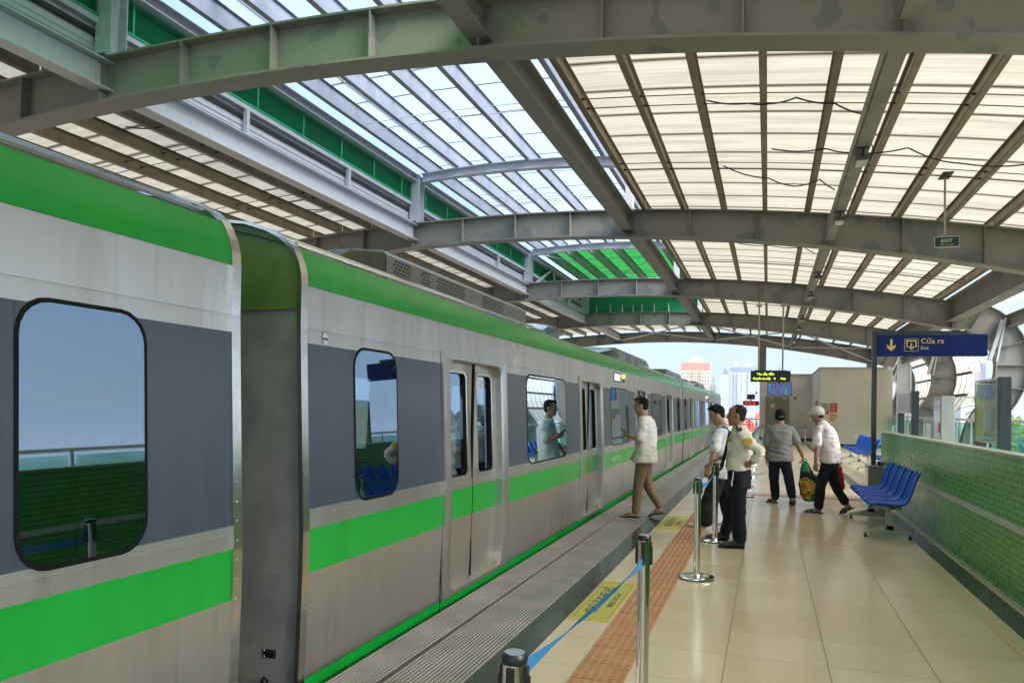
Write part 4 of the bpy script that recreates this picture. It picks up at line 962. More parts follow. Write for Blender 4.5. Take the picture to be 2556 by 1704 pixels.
t = thing('video_monitor', 'small video monitor showing two platform views, below the LED display', 'monitor', (.34, 25.36, 2.07))
def mat_tv():
    n = N('monitor_picture'); f = n.noise(1., 4, .6, vec=n.map((7, 1, 5)), col=True)
    hs = n.mix(.75, f, (.02, .05, .12)); c = n.ramp(n.noise(1., 3, .6, vec=n.map((9, 1, 2.2))), [(.35, (.01, .02, .05)), (.48, (.12, .18, .32)), (.56, (.02, .06, .38)), (.62, (.02, .22, .12)), (.75, (.30, .36, .50))])
    n.p(col=(.01, .01, .012), rough=.2, emit=c, es=.35); return n.m
MB().box(-.37, .37, -.035, .045, 0, .41).build('case', BLACKP, t, bevel=.006); MB().box(-.35, .35, -.039, -.036, .02, .39).build('screen', mat_tv(), t)
MB().box(-.004, .004, -.041, -.0395, .02, .39).build('split_line', BLACKP, t); MB().tube([(0, .02, .41), (0, .02, .45)], .03, 8).build('bracket', DARKM, t)
t = thing('platform_clock', 'red digital clock display on an arm left of the building', 'clock', (-.82, 40.0, 1.86))
MB().box(-.38, .38, -.06, .06, 0, .22).build('case', LEDB, t, bevel=.01); LR = N('led_red'); LR.p(col=(.3, 0, 0), emit=(1, .03, .02), es=1.3)
text('17 11 21', .15, LR.m, (-.30, -.063, .055), t, bold=.001)
MB().box(-.19, .19, -.05, .05, .30, .56).build('upper_case', simple('maroon_case', (.10, .015, .015), .4), t, bevel=.01); MB().tube([(0, 0, .2), (0, 0, .32)], .03, 8).build('neck', DARKM, t)
MB().tube([(.38, 0, .1), (.42, 3.5, .1)], .02, 6).ball((.26, 0, .64), .05).tube([(.26, 0, .6), (.22, 0, .5), (.42, 3, .5)], .008, 5).build('arm', DARKM, t)
# ------------------------------------------------------------------ building at the end
def mat_wall():
    n = N('painted_render'); f = n.noise(.8, 5, .6); d = n.ramp(n.noise(1, 7, .7, vec=n.map((2.5, 2.5, .5))), [(.52, 0), (.78, .45)])
    c = n.mix(n.ramp(f, [(.3, 0), (.7, 1)]), (.62, .58, .51), (.70, .665, .60)); n.p(col=n.mix(d, c, (.38, .33, .27)), rough=.75); n.bump(n.noise(30, 5), .15, .005); return n.m
WALLM = mat_wall(); SKM = simple('black_skirting', (.02, .02, .022), .35)
t = thing('station_room', 'cream rendered service building with a set back door at the far end of the platform', 'building', (0, 0, 0))
MB().box(2.30, 5.38, 38.3, 52, .1, 3.68).build('wall', WALLM, t, bevel=.01); MB().box(-.46, 2.31, 44.9, 52, .1, 3.66).build('wall', WALLM, t, bevel=.01)
MB().box(2.28, 5.40, 38.27, 52, 0, .13).box(-.48, 2.33, 44.87, 52, 0, .13).build('skirting', SKM, t)
MB().box(2.27, 5.42, 38.25, 52, 3.64, 3.70).box(-.5, 2.32, 44.85, 52, 3.63, 3.69).build('roof_edge', simple('roof_edge', (.42, .38, .31), .8), t)
DG = simple('door_paint', (.22, .22, .165), .45, var=.06)
d_ = MB().box(-.14, 1.13, 44.84, 44.9, .02, 2.44).build('door', simple('door_frame', (.30, .30, .24), .5), t)
MB().box(-.08, .50, 44.82, 44.845, .05, 2.38).build('door_leaf', DG, d_, bevel=.004); MB().box(.51, 1.07, 44.82, 44.845, .05, 2.38).build('door_leaf', DG, d_, bevel=.004)
MB().box(.05, .3, 44.78, 44.82, 2.29, 2.34).box(.72, .97, 44.78, 44.82, 2.29, 2.34).build('door_closer', ALU, d_)
d2 = MB().box(2.24, 2.31, 40.0, 41.0, .05, 2.15).build('door', DG, t); MB().box(2.0, 2.24, 40.0, 40.06, 2.1, 2.14).box(2.2, 2.25, 40.1, 40.2, 1.0, 1.1).build('door_closer', ALU, d2)
MB().box(1.35, 1.47, 44.86, 44.9, 2.28, 2.40).build('alarm_call_point', simple('alarm_brown', (.10, .03, .025), .4), t)
MB().box(3.78, 3.90, 38.28, 38.3, .42, .54).build('socket', WHITEP, t)
GN = simple('grey_green_paper', (.33, .40, .36), .6, var=.2, scale=14); RN = simple('red_paper', (.50, .045, .06), .55); ON = simple('orange_paper', (.75, .27, .05), .55); WN = simple('white_paper', (.65, .65, .60), .6)
for nm, q, y, m_, lab in (('wall_notice', (2.31, 2.72, 1.69, 2.02), 38.3, GN, 'grey green notice highest left on the cream wall'), ('wall_notice', (2.75, 3.06, 1.60, 2.02), 38.3, RN, 'large red notice on the cream wall beside the grey green one'),
                          ('wall_notice', (2.55, 2.70, 1.50, 1.665), 38.3, REDM, 'small dark red notice below the grey green one'), ('wall_notice', (2.73, 2.97, 1.2, 1.54), 38.3, ON, 'orange notice below the large red one'),
                          ('wall_notice', (.13, .34, 1.79, 2.0), 44.82, WN, 'small white notice taped on the green door'), ('switch_plate', (3.0, 3.07, 1.33, 1.50), 38.3, GANGM, 'small grey switch plate right of the orange notice')):
    t2 = thing(nm, lab, 'notice' if nm == 'wall_notice' else 'switch', (q[0], y, q[2])); w_, h_ = q[1]-q[0], q[3]-q[2]
    MB().box(0, w_, -.012, -.002, 0, h_).build('sheet' if nm == 'wall_notice' else 'plate', m_, t2)
    if nm == 'wall_notice':
        b = MB()
        for r_ in range(4): z_ = h_*(.2+.19*r_); b.quad((w_*.15, -.0125, z_), (w_*(.85-.1*(r_ % 2)), -.0125, z_), (w_*(.85-.1*(r_ % 2)), -.0125, z_+h_*.05), (w_*.15, -.0125, z_+h_*.05))
        b.build('print_lines', INK if m_ in (WN, GN) else YELP, t2)
t = thing('wall_lamp', 'white boxy lamp on a bracket at the top corner of the cream building', 'lamp', (5.35, 38.0, 3.5))
MB().box(-.28, 0, -.2, .1, .0, .16).build('head', WHITEP, t, bevel=.01); MB().tube([(-.02, 0, .1), (.1, 0, .9)], .035, 8).build('bracket', WHITEP, t); t.rotation_euler = (0, .25, 0)
# crowd barriers
for x, lab in ((-1.15, 'grey steel crowd barrier at the platform end, left one'), (-.80, 'grey steel crowd barrier at the platform end, right one touching the posts')):
    t = thing('crowd_barrier', lab, 'barrier', (x, 36.2, 0), group='crowd barriers at the platform end'); b = MB(); W_ = .33
    b.tube([(0, 0, .02), (0, 0, 1.16), (.04, 0, 1.22), (W_-.04, 0, 1.22), (W_, 0, 1.16), (W_, 0, .02)], .02, 6); b.build('frame', DARKM, t, smooth=True)
    b = MB(); b.tube([(0, 0, .95), (W_, 0, .95)], .012, 5).tube([(0, 0, .18), (W_, 0, .18)], .012, 5)
    for k in range(1, 5): b.tube([(W_*k/5, 0, .18), (W_*k/5, 0, 1.22)], .009, 5)
    b.build('bars', DARKM, t)
# ------------------------------------------------------------------ city
def facade(name, label, x, y, wx, wy, z1, col, roofcol, cols, floors, wincol, accent=None, cat='tower', topband=0, z0=-12):
    t = thing(name, label, cat, (x, y, z0)); H_ = z1-z0
    MB().box(-wx/2, wx/2, 0, wy, 0, H_).build('wall', col, t)
    if topband: MB().box(-wx/2-.3, wx/2+.3, -.3, wy+.3, H_-topband, H_+.6).build('top_band', roofcol, t)
    MB().box(-wx*.22, wx*.2, wy*.2, wy*.7, H_, H_+5.5).box(-wx*.1, wx*.05, wy*.3, wy*.5, H_+5.5, H_+8).build('roof_house', roofcol if not topband else col, t)
    b = MB()
    for c_ in range(cols):
        xa = -wx/2+wx*(c_+.28)/cols; xb = xa+wx*.44/cols
        if accent and c_ in accent[0]:
            MB().box(xa-wx*.1/cols, xb+wx*.1/cols, -.5, 0, 2, H_-topband-1).build('balcony_stack', accent[1], t)
        yw = -.56 if accent and c_ in accent[0] else -.08
        for f in range(floors):
            z = 2+(H_-topband-4)*(f+.25)/floors; b.box(xa, xb, yw, yw+.07, z, z+(H_-topband-4)*.5/floors)
    sc = max(3, int(wy/wx*cols))
    for c_ in range(sc):
        ya = wy*(c_+.28)/sc; yb = ya+wy*.44/sc
        for f in range(floors):
            z = 2+(H_-topband-4)*(f+.25)/floors; b.box(-wx/2-.08, -wx/2-.01, ya, yb, z, z+(H_-topband-4)*.5/floors); b.box(wx/2+.01, wx/2+.08, ya, yb, z, z+(H_-topband-4)*.5/floors)
    o = b.build('window', wincol, t); o['kind'] = 'stuff'
    return t
CREAM = simple('tower_cream', (.70, .58, .36), .8, scale=.1); SALM = simple('tower_salmon', (.66, .22, .14), .8, scale=.1); TWW = simple('tower_white', (.66, .68, .72), .7, scale=.1, var=.05)
WIND = simple('tower_window', (.12, .16, .26), .3, var=.3, scale=.2); TWB = simple('tower_blue', (.20, .30, .58), .6, scale=.1); PINK = simple('tower_pink', (.62, .38, .34), .8, scale=.1); WALLC = simple('house_plaster', (.55, .53, .48), .8, var=.2, scale=.3)
facade('apartment_tower', 'cream apartment tower with a salmon red crown beyond the train', -80.5, 900, 32, 26, 56, CREAM, SALM, 11, 14, WIND, accent=((4, 7), PINK), topband=8)
facade('apartment_tower', 'narrow pale tower just right of the salmon crowned tower', -61.5, 920, 6, 12, 34.5, TWW, TWB, 3, 14, WIND)
facade('apartment_tower', 'slim white tower left of the tall blue topped pair', -47.1, 900, 10, 15, 43, TWW, TWB, 6, 26, WIND)
facade('apartment_tower', 'tall white tower with a blue crown, left of the pair', -35.7, 900, 12, 15, 51, TWW, TWB, 7, 28, WIND, accent=((2, 4), TWB), topband=5)
facade('apartment_tower', 'tall white tower with a blue crown, right of the pair', -22.5, 905, 12, 15, 51, TWW, TWB, 7, 28, WIND, accent=((3,), TWB), topband=5)
facade('apartment_tower', 'pink and blue tower seen through the round rib beyond the railing', 205, 895, 15, 12, 57, PINK, TWB, 7, 22, WIND, accent=((5, 6), TWB))
t = facade('white_hall', 'low white building with a dark window beyond the railing', 33.6, 150, 3.6, 12, 4.2, simple('hall_white', (.72, .72, .70), .6), WHITEP, 1, 1, DARKM, cat='building')
rng = random.Random(11); cols_ = [simple('roof_red', (.50, .07, .05), .7), simple('roof_blue', (.10, .25, .42), .6), simple('roof_white', (.62, .62, .60), .7), simple('roof_brown', (.30, .16, .10), .8)]
names_ = ['red', 'blue', 'white', 'brown']; k = 0
placed = []; ORD = ['first', 'second', 'third', 'fourth', 'fifth', 'sixth', 'seventh', 'eighth', 'ninth']
for iy, y in enumerate((75, 105, 140, 185, 240, 310, 400, 520, 680)):
    for j in range(5):
        x = (-.064+.0135*j)*y+rng.uniform(-.2, .2)*y*.01; placed.append((x, y+rng.uniform(-6, 6), j, iy, 0))
for iy, y in enumerate((90, 130, 180, 240, 320, 420, 560, 700)):
    for j in range(5):
        x = (.225+.03*j)*y+rng.uniform(-1, 1)
        if not (29 < x < 37 and y > 120 and y < 175): placed.append((x, y+rng.uniform(-8, 8), j, iy, 1))
HM = {}
for i, (x, y, j, iy, rt) in enumerate(placed):
    w_ = y*rng.uniform(.008, .014)*(2. if rt else 1); w_ = max(2.5, min(w_, 16)); d_ = w_*rng.uniform(1, 1.8); h = rng.uniform(3, 9)+y*.004
    c_ = rng.choice([0, 0, 1, 2, 2, 3]); key = (i % 7)
    t = thing('city_house', '%s roofed house, %s from left in the %s row %s' % (names_[c_], ORD[j], ORD[iy], 'seen beyond the railing' if rt else 'beyond the crowd barriers'), 'house', (x, y, -12), group='distant rooftops ' + ('beyond the railing' if rt else 'beyond the platform end'))
    kk = (c_, key)
    if kk not in HM:
        a = MB().box(-.5, .5, -.5, .5, 0, 1).build('wall', [WALLC, TWW, CREAM][key % 3], t)
        r_ = MB().raw([(-.56, -.56, 1), (.56, -.56, 1), (.56, .56, 1), (-.56, .56, 1), (-.3, 0, 1.25), (.3, 0, 1.25)], [(0,1,5,4), (1,2,5), (2,3,4,5), (3,0,4), (0,3,2,1)]).build('roof', cols_[c_], t)
        wb = []
        for q in range(3):
            for f in range(2): wb.append(MB().box(-.38+.28*q, -.24+.28*q, -.512, -.5, .35+.3*f, .5+.3*f).build('window', WIND, t))
        HM[kk] = [a, r_]+wb
    else:
        for o in HM[kk]: c = o.copy(); COL.objects.link(c); c.parent = t
    t.scale = (w_, d_, h)
# ------------------------------------------------------------------ trees
def mat_leaf(name, c0, c1):
    n = N(name); f = n.noise(2.2, 4); n.p(col=n.ramp(f, [(.3, c0), (.7, c1)]), rough=.5); 
    tb = n.t.nodes.new('ShaderNodeBsdfTranslucent'); tb.inputs[0].default_value = (*[x*1.6 for x in c1], 1); ms = n.t.nodes.new('ShaderNodeMixShader'); ms.inputs[0].default_value = .35
    n.t.links.new(n.b.outputs[0], ms.inputs[1]); n.t.links.new(tb.outputs[0], ms.inputs[2]); n.t.links.new(ms.outputs[0], n.out.inputs[0]); return n.m
LEAF = mat_leaf('leaf', (.08, .20, .05), (.15, .32, .08)); PALM = mat_leaf('palm_leaf', (.08, .17, .03), (.16, .27, .06)); BARK = simple('bark', (.10, .08, .06), .9, var=.3, scale=8, bump=.5)
def tree(x, y, ztop, rad, label, seed):
    r = random.Random(seed); t = thing('leafy_tree', label, 'tree', (x, y, -12), group='trees beside the viaduct'); H_ = ztop+12
    tr = MB(); tr.tube([(0, 0, 0), (.2, .1, H_*.4), (.1, 0, H_*.72)], [.28, .2, .12], 8)
    cl = []
    for k in range(16):
        a = r.uniform(0, 6.28); e = r.uniform(.1, 1); rr = rad*r.uniform(.35, .85); c = Vector((rr*math.cos(a), rr*math.sin(a), H_-rad*.9+rad*.8*(1-e)*r.uniform(-.6, 1)))
        cl.append((c, rad*r.uniform(.28, .45))); tr.tube([(.15, 0, H_*.55), c*.5+Vector((0, 0, H_*.33)), c], [.09, .05, .02], 5)
    tr.build('trunk', BARK, t); b = MB()
    for c, s_ in cl:
        for q in range(330):
            d = Vector((r.gauss(0, 1), r.gauss(0, 1), r.gauss(0, .8))).normalized()*s_*r.uniform(.55, 1.08); p = c+d
            u = Vector((r.uniform(-1, 1), r.uniform(-1, 1), r.uniform(-.7, .7))).normalized(); v = u.cross(Vector((r.uniform(-1, 1), r.uniform(-1, 1), r.uniform(-1, 1)))).normalized()
            L_, W_ = r.uniform(.10, .17), r.uniform(.04, .07); b.quad(p-u*L_, p+v*W_, p+u*L_, p-v*W_)
    b.build('crown', LEAF, t)
for i, (x, y, zt_, rd, lab) in enumerate(((9.4, 30.5, 1.45, 2.2, 'nearest leafy tree seen through the glass railing at the right edge'), (10.6, 35.5, 1.7, 2.3, 'leafy tree seen through the glass right of the big information board'), (11.6, 41, 1.8, 2.5, 'leafy tree seen through the glass left of the big information board'), (13.2, 45, 1.9, 2.7, 'farther leafy tree behind the steel cabinets'), (15.5, 52, 2.2, 2.9, 'farthest leafy tree behind the ribs'), (8.9, 8.5, .9, 2.4, 'leafy tree beside the railing level with the camera'))): tree(x, y, zt_, rd, lab, 30+i)
def palm(x, y, z, label, seed):
    r = random.Random(seed); t = thing('palm_tree', label, 'palm tree', (x, y, -12), group='palms beside the railing'); H_ = z+12
    MB().tube([(0, 0, 0), (.1, 0, H_*.5), (0, 0, H_)], [.16, .12, .1], 8).build('trunk', BARK, t); b = MB()
    for k in range(18):
        a = 6.28*k/18+r.uniform(-.2, .2); el = r.uniform(.2, 1.2); L_ = r.uniform(1.0, 1.5)
        pts = [Vector((math.cos(a)*math.cos(el)*L_*s_, math.sin(a)*math.cos(el)*L_*s_, H_+math.sin(el)*L_*s_-.55*s_*s_*L_)) for s_ in [q/9 for q in range(10)]]
        for i in range(9):
            d = (pts[i+1]-pts[i]).normalized(); sd_ = d.cross(Vector((0, 0, 1))).normalized()
            for sg in (-1, 1):
                for h_ in (0, .5): p = pts[i].lerp(pts[i+1], h_); tip = p+sd_*sg*.30*(1-i/11)+d*.2-Vector((0, 0, .05)); b.quad(p, p+d*.035, tip)
        b.tube(pts, .012, 4)
    b.build('frond_crown', PALM, t)
palm(8.5, 36.3, 1.95, 'bright green palm whose fronds rise over the handrail between the ribs', 3); palm(9.2, 38.0, 1.8, 'darker palm behind the bright one over the handrail', 5)
palm(8.0, 8.0, 1.3, 'palm beside the railing near the camera', 8)
# ------------------------------------------------------------------ people
def mat_cloth(name, col, rough=.8, var=.10, folds=1.):
    n = N(name); f = n.noise(4, 5, .6); n.p(col=n.ramp(f, [(.3, tuple(c*(1-var) for c in col)), (.7, tuple(min(1, c*(1+var)) for c in col))]), rough=rough, spec=.25)
    a = n.noise(1., 3, .55, vec=n.map((9*folds, 9*folds, 5*folds))); b_ = n.noise(260, 2); n.bump(n.mix(.12, a, b_), .95, .016); return n.m
def mat_skin(name, col):
    n = N(name); f = n.noise(14, 5, .6); n.p(col=n.ramp(f, [(.3, tuple(c*.86 for c in col)), (.7, tuple(c*1.1 for c in col))]), rough=.48)
    n.put(n.b.inputs['Subsurface Weight'], .06); n.put(n.b.inputs['Subsurface Radius'], (.02, .008, .004)); n.bump(n.noise(60, 4), .15, .002); return n.m
SK1 = mat_skin('skin_light', (.45, .25, .165)); SK2 = mat_skin('skin_tan', (.33, .165, .095)); HAIR = simple('black_hair', (.005, .0045, .0045), .6, bump=.5, bs=150, spec=.2); HAIRG = simple('grizzled_hair', (.014, .0135, .0135), .65, var=.7, scale=90, bump=.5, bs=150, spec=.2)
EYE = simple('dark_eye', (.01, .008, .007), .2)
def fuse(mb, name, mt, parent, vox=.008, sm=4, wr=0., wf=(11, 11, 7), seed=0, rough_=0.):
    o = mb.build('tmp', mt); md = o.modifiers.new('r', 'REMESH'); md.mode = 'VOXEL'; md.voxel_size = vox; md.use_smooth_shade = True
    s_ = o.modifiers.new('s', 'SMOOTH'); s_.factor = .5; s_.iterations = sm
    bpy.context.view_layer.update(); me = bpy.data.meshes.new_from_object(o.evaluated_get(bpy.context.evaluated_depsgraph_get())); bpy.data.objects.remove(o)
    me.name = name
    if wr or rough_:
        me.update(); nr = [v.normal.copy() for v in me.vertices]
        for v, n_ in zip(me.vertices, nr):
            c = v.co
            a = 0
            if wr:
                a += wr*mnoise.noise((c.x*wf[0]+seed, c.y*wf[1], c.z*wf[2])); rdg = 1-abs(mnoise.noise((c.x*wf[0]*.8+c.z*7+seed*3, c.y*wf[1]*.8-c.z*5, c.z*wf[2]*1.6)))*2.2; a += wr*.9*max(rdg, -.2)
            if rough_: a += rough_*mnoise.noise((c.x*70, c.y*70, c.z*45+seed))
            v.co = c+n_*a
    if not me.materials: me.materials.append(mt)
    me.polygons.foreach_set('use_smooth', [True]*len(me.polygons))
    r = bpy.data.objects.new(name, me); COL.objects.link(r); r.parent = parent; return r
def limb(b, pts, seg=12):
    """pts: list of (point, radius) or (point, radius, flatten)"""
    P = [Vector(p[0]) for p in pts]; R = [p[1] for p in pts]; Q = [P[0]]; RR = [R[0]]
    for i in range(len(P)-1):
        for k in range(1, 5): t_ = k/4; Q.append(P[i].lerp(P[i+1], t_)); RR.append(R[i]+(R[i+1]-R[i])*t_)
    # round the joints
    for _ in range(2): Q = [Q[0]]+[(Q[i-1]+Q[i]*2+Q[i+1])/4 for i in range(1, len(Q)-1)]+[Q[-1]]
    b.tube(Q, RR, seg)
    for p, r in ((Q[0], RR[0]), (Q[-1], RR[-1])): b.ball(p, r, seg=seg, rg=6)
def hand(b, w, d, n, side=1, curl=.5, spread=.0, sc=1.):
    """w wrist, d direction of the fingers, n palm normal, side: thumb side sign"""
    w, d, n = Vector(w), Vector(d).normalized(), Vector(n).normalized(); n = (n-d*n.dot(d)).normalized(); s = d.cross(n)*side
    b.loft([(w, s*.026*sc, n*.019*sc), (w+d*.03*sc, s*.034*sc, n*.016*sc), (w+d*.065*sc, s*.041*sc, n*.015*sc), (w+d*.09*sc, s*.040*sc, n*.012*sc)], 12)
    for k, (o_, L) in enumerate(((.031, .072), (.010, .080), (-.011, .075), (-.031, .060))):
        a = w+d*.084*sc+s*o_*sc; c1 = curl; d1 = (d*math.cos(c1)+n*math.sin(c1)+s*spread*o_*8).normalized(); c2 = curl*2.0; d2 = (d*math.cos(c2)+n*math.sin(c2)).normalized(); c3 = curl*2.8; d3 = (d*math.cos(c3)+n*math.sin(c3)).normalized()
        p1 = a+d1*L*.45*sc; p2 = p1+d2*L*.33*sc; p3 = p2+d3*L*.25*sc; b.tube([a-d*.012, a, p1, p2, p3], [.0098*sc, .0098*sc, .009*sc, .0082*sc, .0068*sc], 8)
    a = w+d*.025*sc+s*.028*sc; t1 = (d*.6+s*.75+n*.35).normalized(); t2 = (d*.85+s*.25+n*.5).normalized(); b.tube([w+d*.015+s*.01, a, a+t1*.035*sc, a+t1*.035*sc+t2*.03*sc], [.013*sc, .012*sc, .0105*sc, .0085*sc], 8)
def head_parts(c, yaw=0., pitch=0., sc=1.):
    Mx = Matrix.Translation(Vector(c)) @ Matrix.Rotation(yaw, 4, 'Z') @ Matrix.Rotation(pitch, 4, 'Y') @ Matrix.Scale(sc, 4); return Mx
def add_head(b, Mx):
    h = MB()
    R = [(-.118, .052, .022, .022), (-.108, .042, .045, .036), (-.085, .028, .064, .052), (-.055, .014, .080, .062), (-.02, .003, .091, .071), (.02, -.003, .096, .0745), (.055, -.007, .096, .0745), (.085, -.011, .084, .066), (.108, -.014, .058, .047), (.121, -.014, .02, .018)]
    h.loft([((x, 0, z), (rx, 0, 0), (0, ry, 0)) for z, x, rx, ry in R], 20)
    h.loft([((.090, 0, .028), (.006, 0, 0), (0, .008, 0)), ((.098, 0, .0), (.010, 0, 0), (0, .010, 0)), ((.104, 0, -.024), (.014, 0, 0), (0, .016, 0)), ((.094, 0, -.036), (.008, 0, 0), (0, .013, 0))], 8)
    h.ball((.079, 0, .045), .012, .048, .009).ball((.086, 0, -.058), .011, .023, .007).ball((.084, 0, -.070), .010, .02, .007).ball((.07, 0, -.103), .02, .024, .016)
    for s_ in (-1, 1): h.loft([((-.012, s_*.070, -.034), (.006, 0, 0), (0, .006, 0)), ((-.012, s_*.079, -.018), (.014, 0, 0), (0, .007, 0)), ((-.016, s_*.083, .006), (.019, 0, 0), (0, .007, 0)), ((-.018, s_*.080, .022), (.012, 0, 0), (0, .006, 0))], 8).ball((.055, s_*.042, -.028), .026, .018, .018)
    b.raw([Mx @ Vector(v) for v in h.v], h.f)
def eyes(Mx, par):
    e = MB()
    for s_ in (-1, 1): e.ball((.0845, s_*.031, .018), .006, .013, .006, 10, 6).ball((.086, s_*.031, .046), .006, .018, .0035, 8, 4)
    o = MB().raw([Mx @ Vector(v) for v in e.v], e.f).build('eyes', EYE, par, smooth=True)
def foot(b, heel, toe, up=(0, 0, 1), w_=.045, h=.06, sc=1.):
    a, t = Vector(heel), Vector(toe); d = (t-a); L = d.length; d.normalize(); u = Vector(up); u = (u-d*u.dot(d)).normalized(); s = d.cross(u)
    R = [(0, .020, .022, .022), (.08, .030, .032, .034), (.3, .036, .036, .036), (.55, .044, .027, .027), (.78, .047, .018, .018), (.93, .040, .012, .012), (1, .022, .007, .007)]
    b.loft([(a+d*L*q+u*z*sc, s*rw*sc, u*rh*sc) for q, rw, z, rh in R], 12)
def sole(b, heel, toe, up=(0, 0, 1), th=.014, wd=.048, z0=0.):
    a, t = Vector(heel), Vector(toe); d = (t-a); L = d.length; d.normalize(); u = Vector(up); u = (u-d*u.dot(d)).normalized(); s = d.cross(u)
    P = [(-.03, .012), (-.02, .028), (.04, .036), (.3, .034), (.55, .038), (.78, .046), (.95, .042), (1.03, .026), (1.06, .008)]
    top = [a+d*L*q+s*w_*wd/.046+u*z0 for q, w_ in P]+[a+d*L*q-s*w_*wd/.046+u*z0 for q, w_ in reversed(P)]; n = len(top); bot = [p-u*th for p in top]
    b.raw(top+bot, [tuple(range(n)), tuple(range(n, 2*n))[::-1]]+[(i, (i+1) % n, (i+1) % n+n, i+n) for i in range(n)])
def shoe(b, heel, toe, up=(0, 0, 1), sc=1.):
    a, t = Vector(heel), Vector(toe); d = (t-a); L = d.length; d.normalize(); u = Vector(up); u = (u-d*u.dot(d)).normalized(); s = d.cross(u)
    R = [(-.05, .026, .035, .034), (.05, .036, .046, .045), (.25, .040, .050, .050), (.45, .042, .040, .040), (.7, .048, .028, .028), (.92, .040, .022, .021), (1.05, .020, .018, .014)]
    b.loft([(a+d*L*q+u*z*sc, s*rw*sc, u*rh*sc) for q, rw, z, rh in R], 14)
def tor(b, rings, yaw=0.):
    cs, sn = math.cos(yaw), math.sin(yaw)
    b.loft([((x, y, z), (rx*cs, rx*sn, 0), (-ry*sn, ry*cs, 0)) for x, y, z, rx, ry in rings], 24)
def person(label, loc, rz): return thing('person', label, 'person', loc, rz)
R_ = math.radians
# ---- 1: man in the white tee, phone in the near hand
p = person('young man in white T-shirt and khaki trousers holding a phone beside the train', (-1.74, 10.98, .007), R_(178))
MH = head_parts((.0, 0, 1.602), 0, R_(8))
b = MB(); add_head(b, MH); limb(b, [((-.02, 0, 1.53), .056), ((-.05, 0, 1.43), .062)]); tor(b, [(-.06, 0, 1.42, .08, .15), (-.08, 0, 1.2, .10, .15), (-.07, 0, .95, .09, .14), (-.06, 0, .86, .09, .14)])
limb(b, [((-.07, .15, 1.36), .038), ((-.06, .225, 1.12), .042), ((.10, .21, 1.165), .028)]); hand(b, (.10, .21, 1.165), (.95, -.15, .22), (0, -.6, .8), 1, .55)
limb(b, [((-.07, -.15, 1.36), .038), ((-.03, -.225, 1.12), .04), ((.10, -.24, .93), .027)]); hand(b, (.10, -.24, .93), (.45, 0, -.9), (.3, .9, .1), -1, .35)
for hp, kn, an in (((-.05, .09, .86), (.02, .09, .47), (.035, .10, .09)), ((-.07, -.09, .86), (-.07, -.10, .45), (-.275, -.13, .15))): limb(b, [(hp, .075), (kn, .05), (an, .036)])
foot(b, (-.01, .10, .012), (.23, .12, .010)); foot(b, (-.31, -.13, .085), (-.115, -.12, .012), up=(.35, 0, 1))
fuse(b, 'body', SK1, p, .0055, 3); eyes(MH, p)
b = MB(); b.ball((-.018, 0, .040), .100, .081, .090).ball((-.05, 0, -.02), .052, .068, .055).ball((.030, 0, .094), .060, .056, .034)
b2 = MB().raw([MH @ Vector(v) for v in b.v], b.f); fuse(b2, 'hair', HAIR, p, .006, 2, rough_=.006)
TEE = mat_cloth('white_tee_cloth', (.84, .82, .77)); KH = mat_cloth('khaki_cloth', (.235, .165, .10), folds=1.4)
b = MB(); tor(b, [(-.055, 0, 1.455, .06, .075), (-.065, 0, 1.435, .085, .13), (-.075, 0, 1.39, .11, .185), (-.085, 0, 1.30, .128, .20), (-.085, 0, 1.15, .138, .195), (-.075, 0, 1.0, .15, .20), (-.065, 0, .85, .165, .21), (-.062, 0, .795, .172, .215)])
limb(b, [((-.07, .155, 1.375), .060), ((-.065, .205, 1.25), .066), ((-.05, .225, 1.15), .070)]); limb(b, [((-.07, -.155, 1.375), .060), ((-.05, -.20, 1.25), .064), ((-.03, -.22, 1.15), .068)])
sh = fuse(b, 'shirt', TEE, p, .008, 5, wr=.012, seed=2)
b = MB(); tor(b, [(-.06, 0, .90, .13, .165), (-.065, 0, .80, .135, .175), (-.065, 0, .74, .10, .16)])
limb(b, [((-.055, .08, .82), .090), ((.005, .09, .47), .070), ((.03, .10, .10), .057)]); limb(b, [((-.07, -.08, .82), .090), ((-.08, -.10, .46), .070), ((-.255, -.13, .175), .055)])
fuse(b, 'trousers', KH, p, .008, 4, wr=.007, wf=(9, 9, 6), seed=5)
FLIP = simple('black_rubber_sandal', (.012, .012, .014), .5)
for hl, tt, up in (((-.025, .10, .012), (.245, .125, .012), (0, 0, 1)), ((-.335, -.13, .075), (-.105, -.12, .010), (.4, 0, 1))):
    b = MB(); sole(b, hl, tt, up, .014, .05); h_, t_ = Vector(hl), Vector(tt)
    for s_ in (-1, 1): b.tube([h_.lerp(t_, .45)+Vector((0, s_*.045, .0)), h_.lerp(t_, .6)+Vector((0, s_*.03, .045)), h_.lerp(t_, .84)+Vector((0, 0, .028)), h_.lerp(t_, .86)], .007, 6)
    b.build('sandal', FLIP, p)
ph = thing('mobile_phone', 'black smartphone held at chest height by the man in the white tee', 'phone', (-1.935, 10.79, 1.235), R_(178)); MB().box(-.075, .075, -.037, .037, -.004, .004).build('case', BLACKP, ph, bevel=.002)
MB().box(-.07, .07, -.034, .034, .0042, .0048).build('screen', simple('phone_screen', (.02, .03, .05), .08), ph); ph.rotation_euler = (R_(12), R_(-28), R_(178))
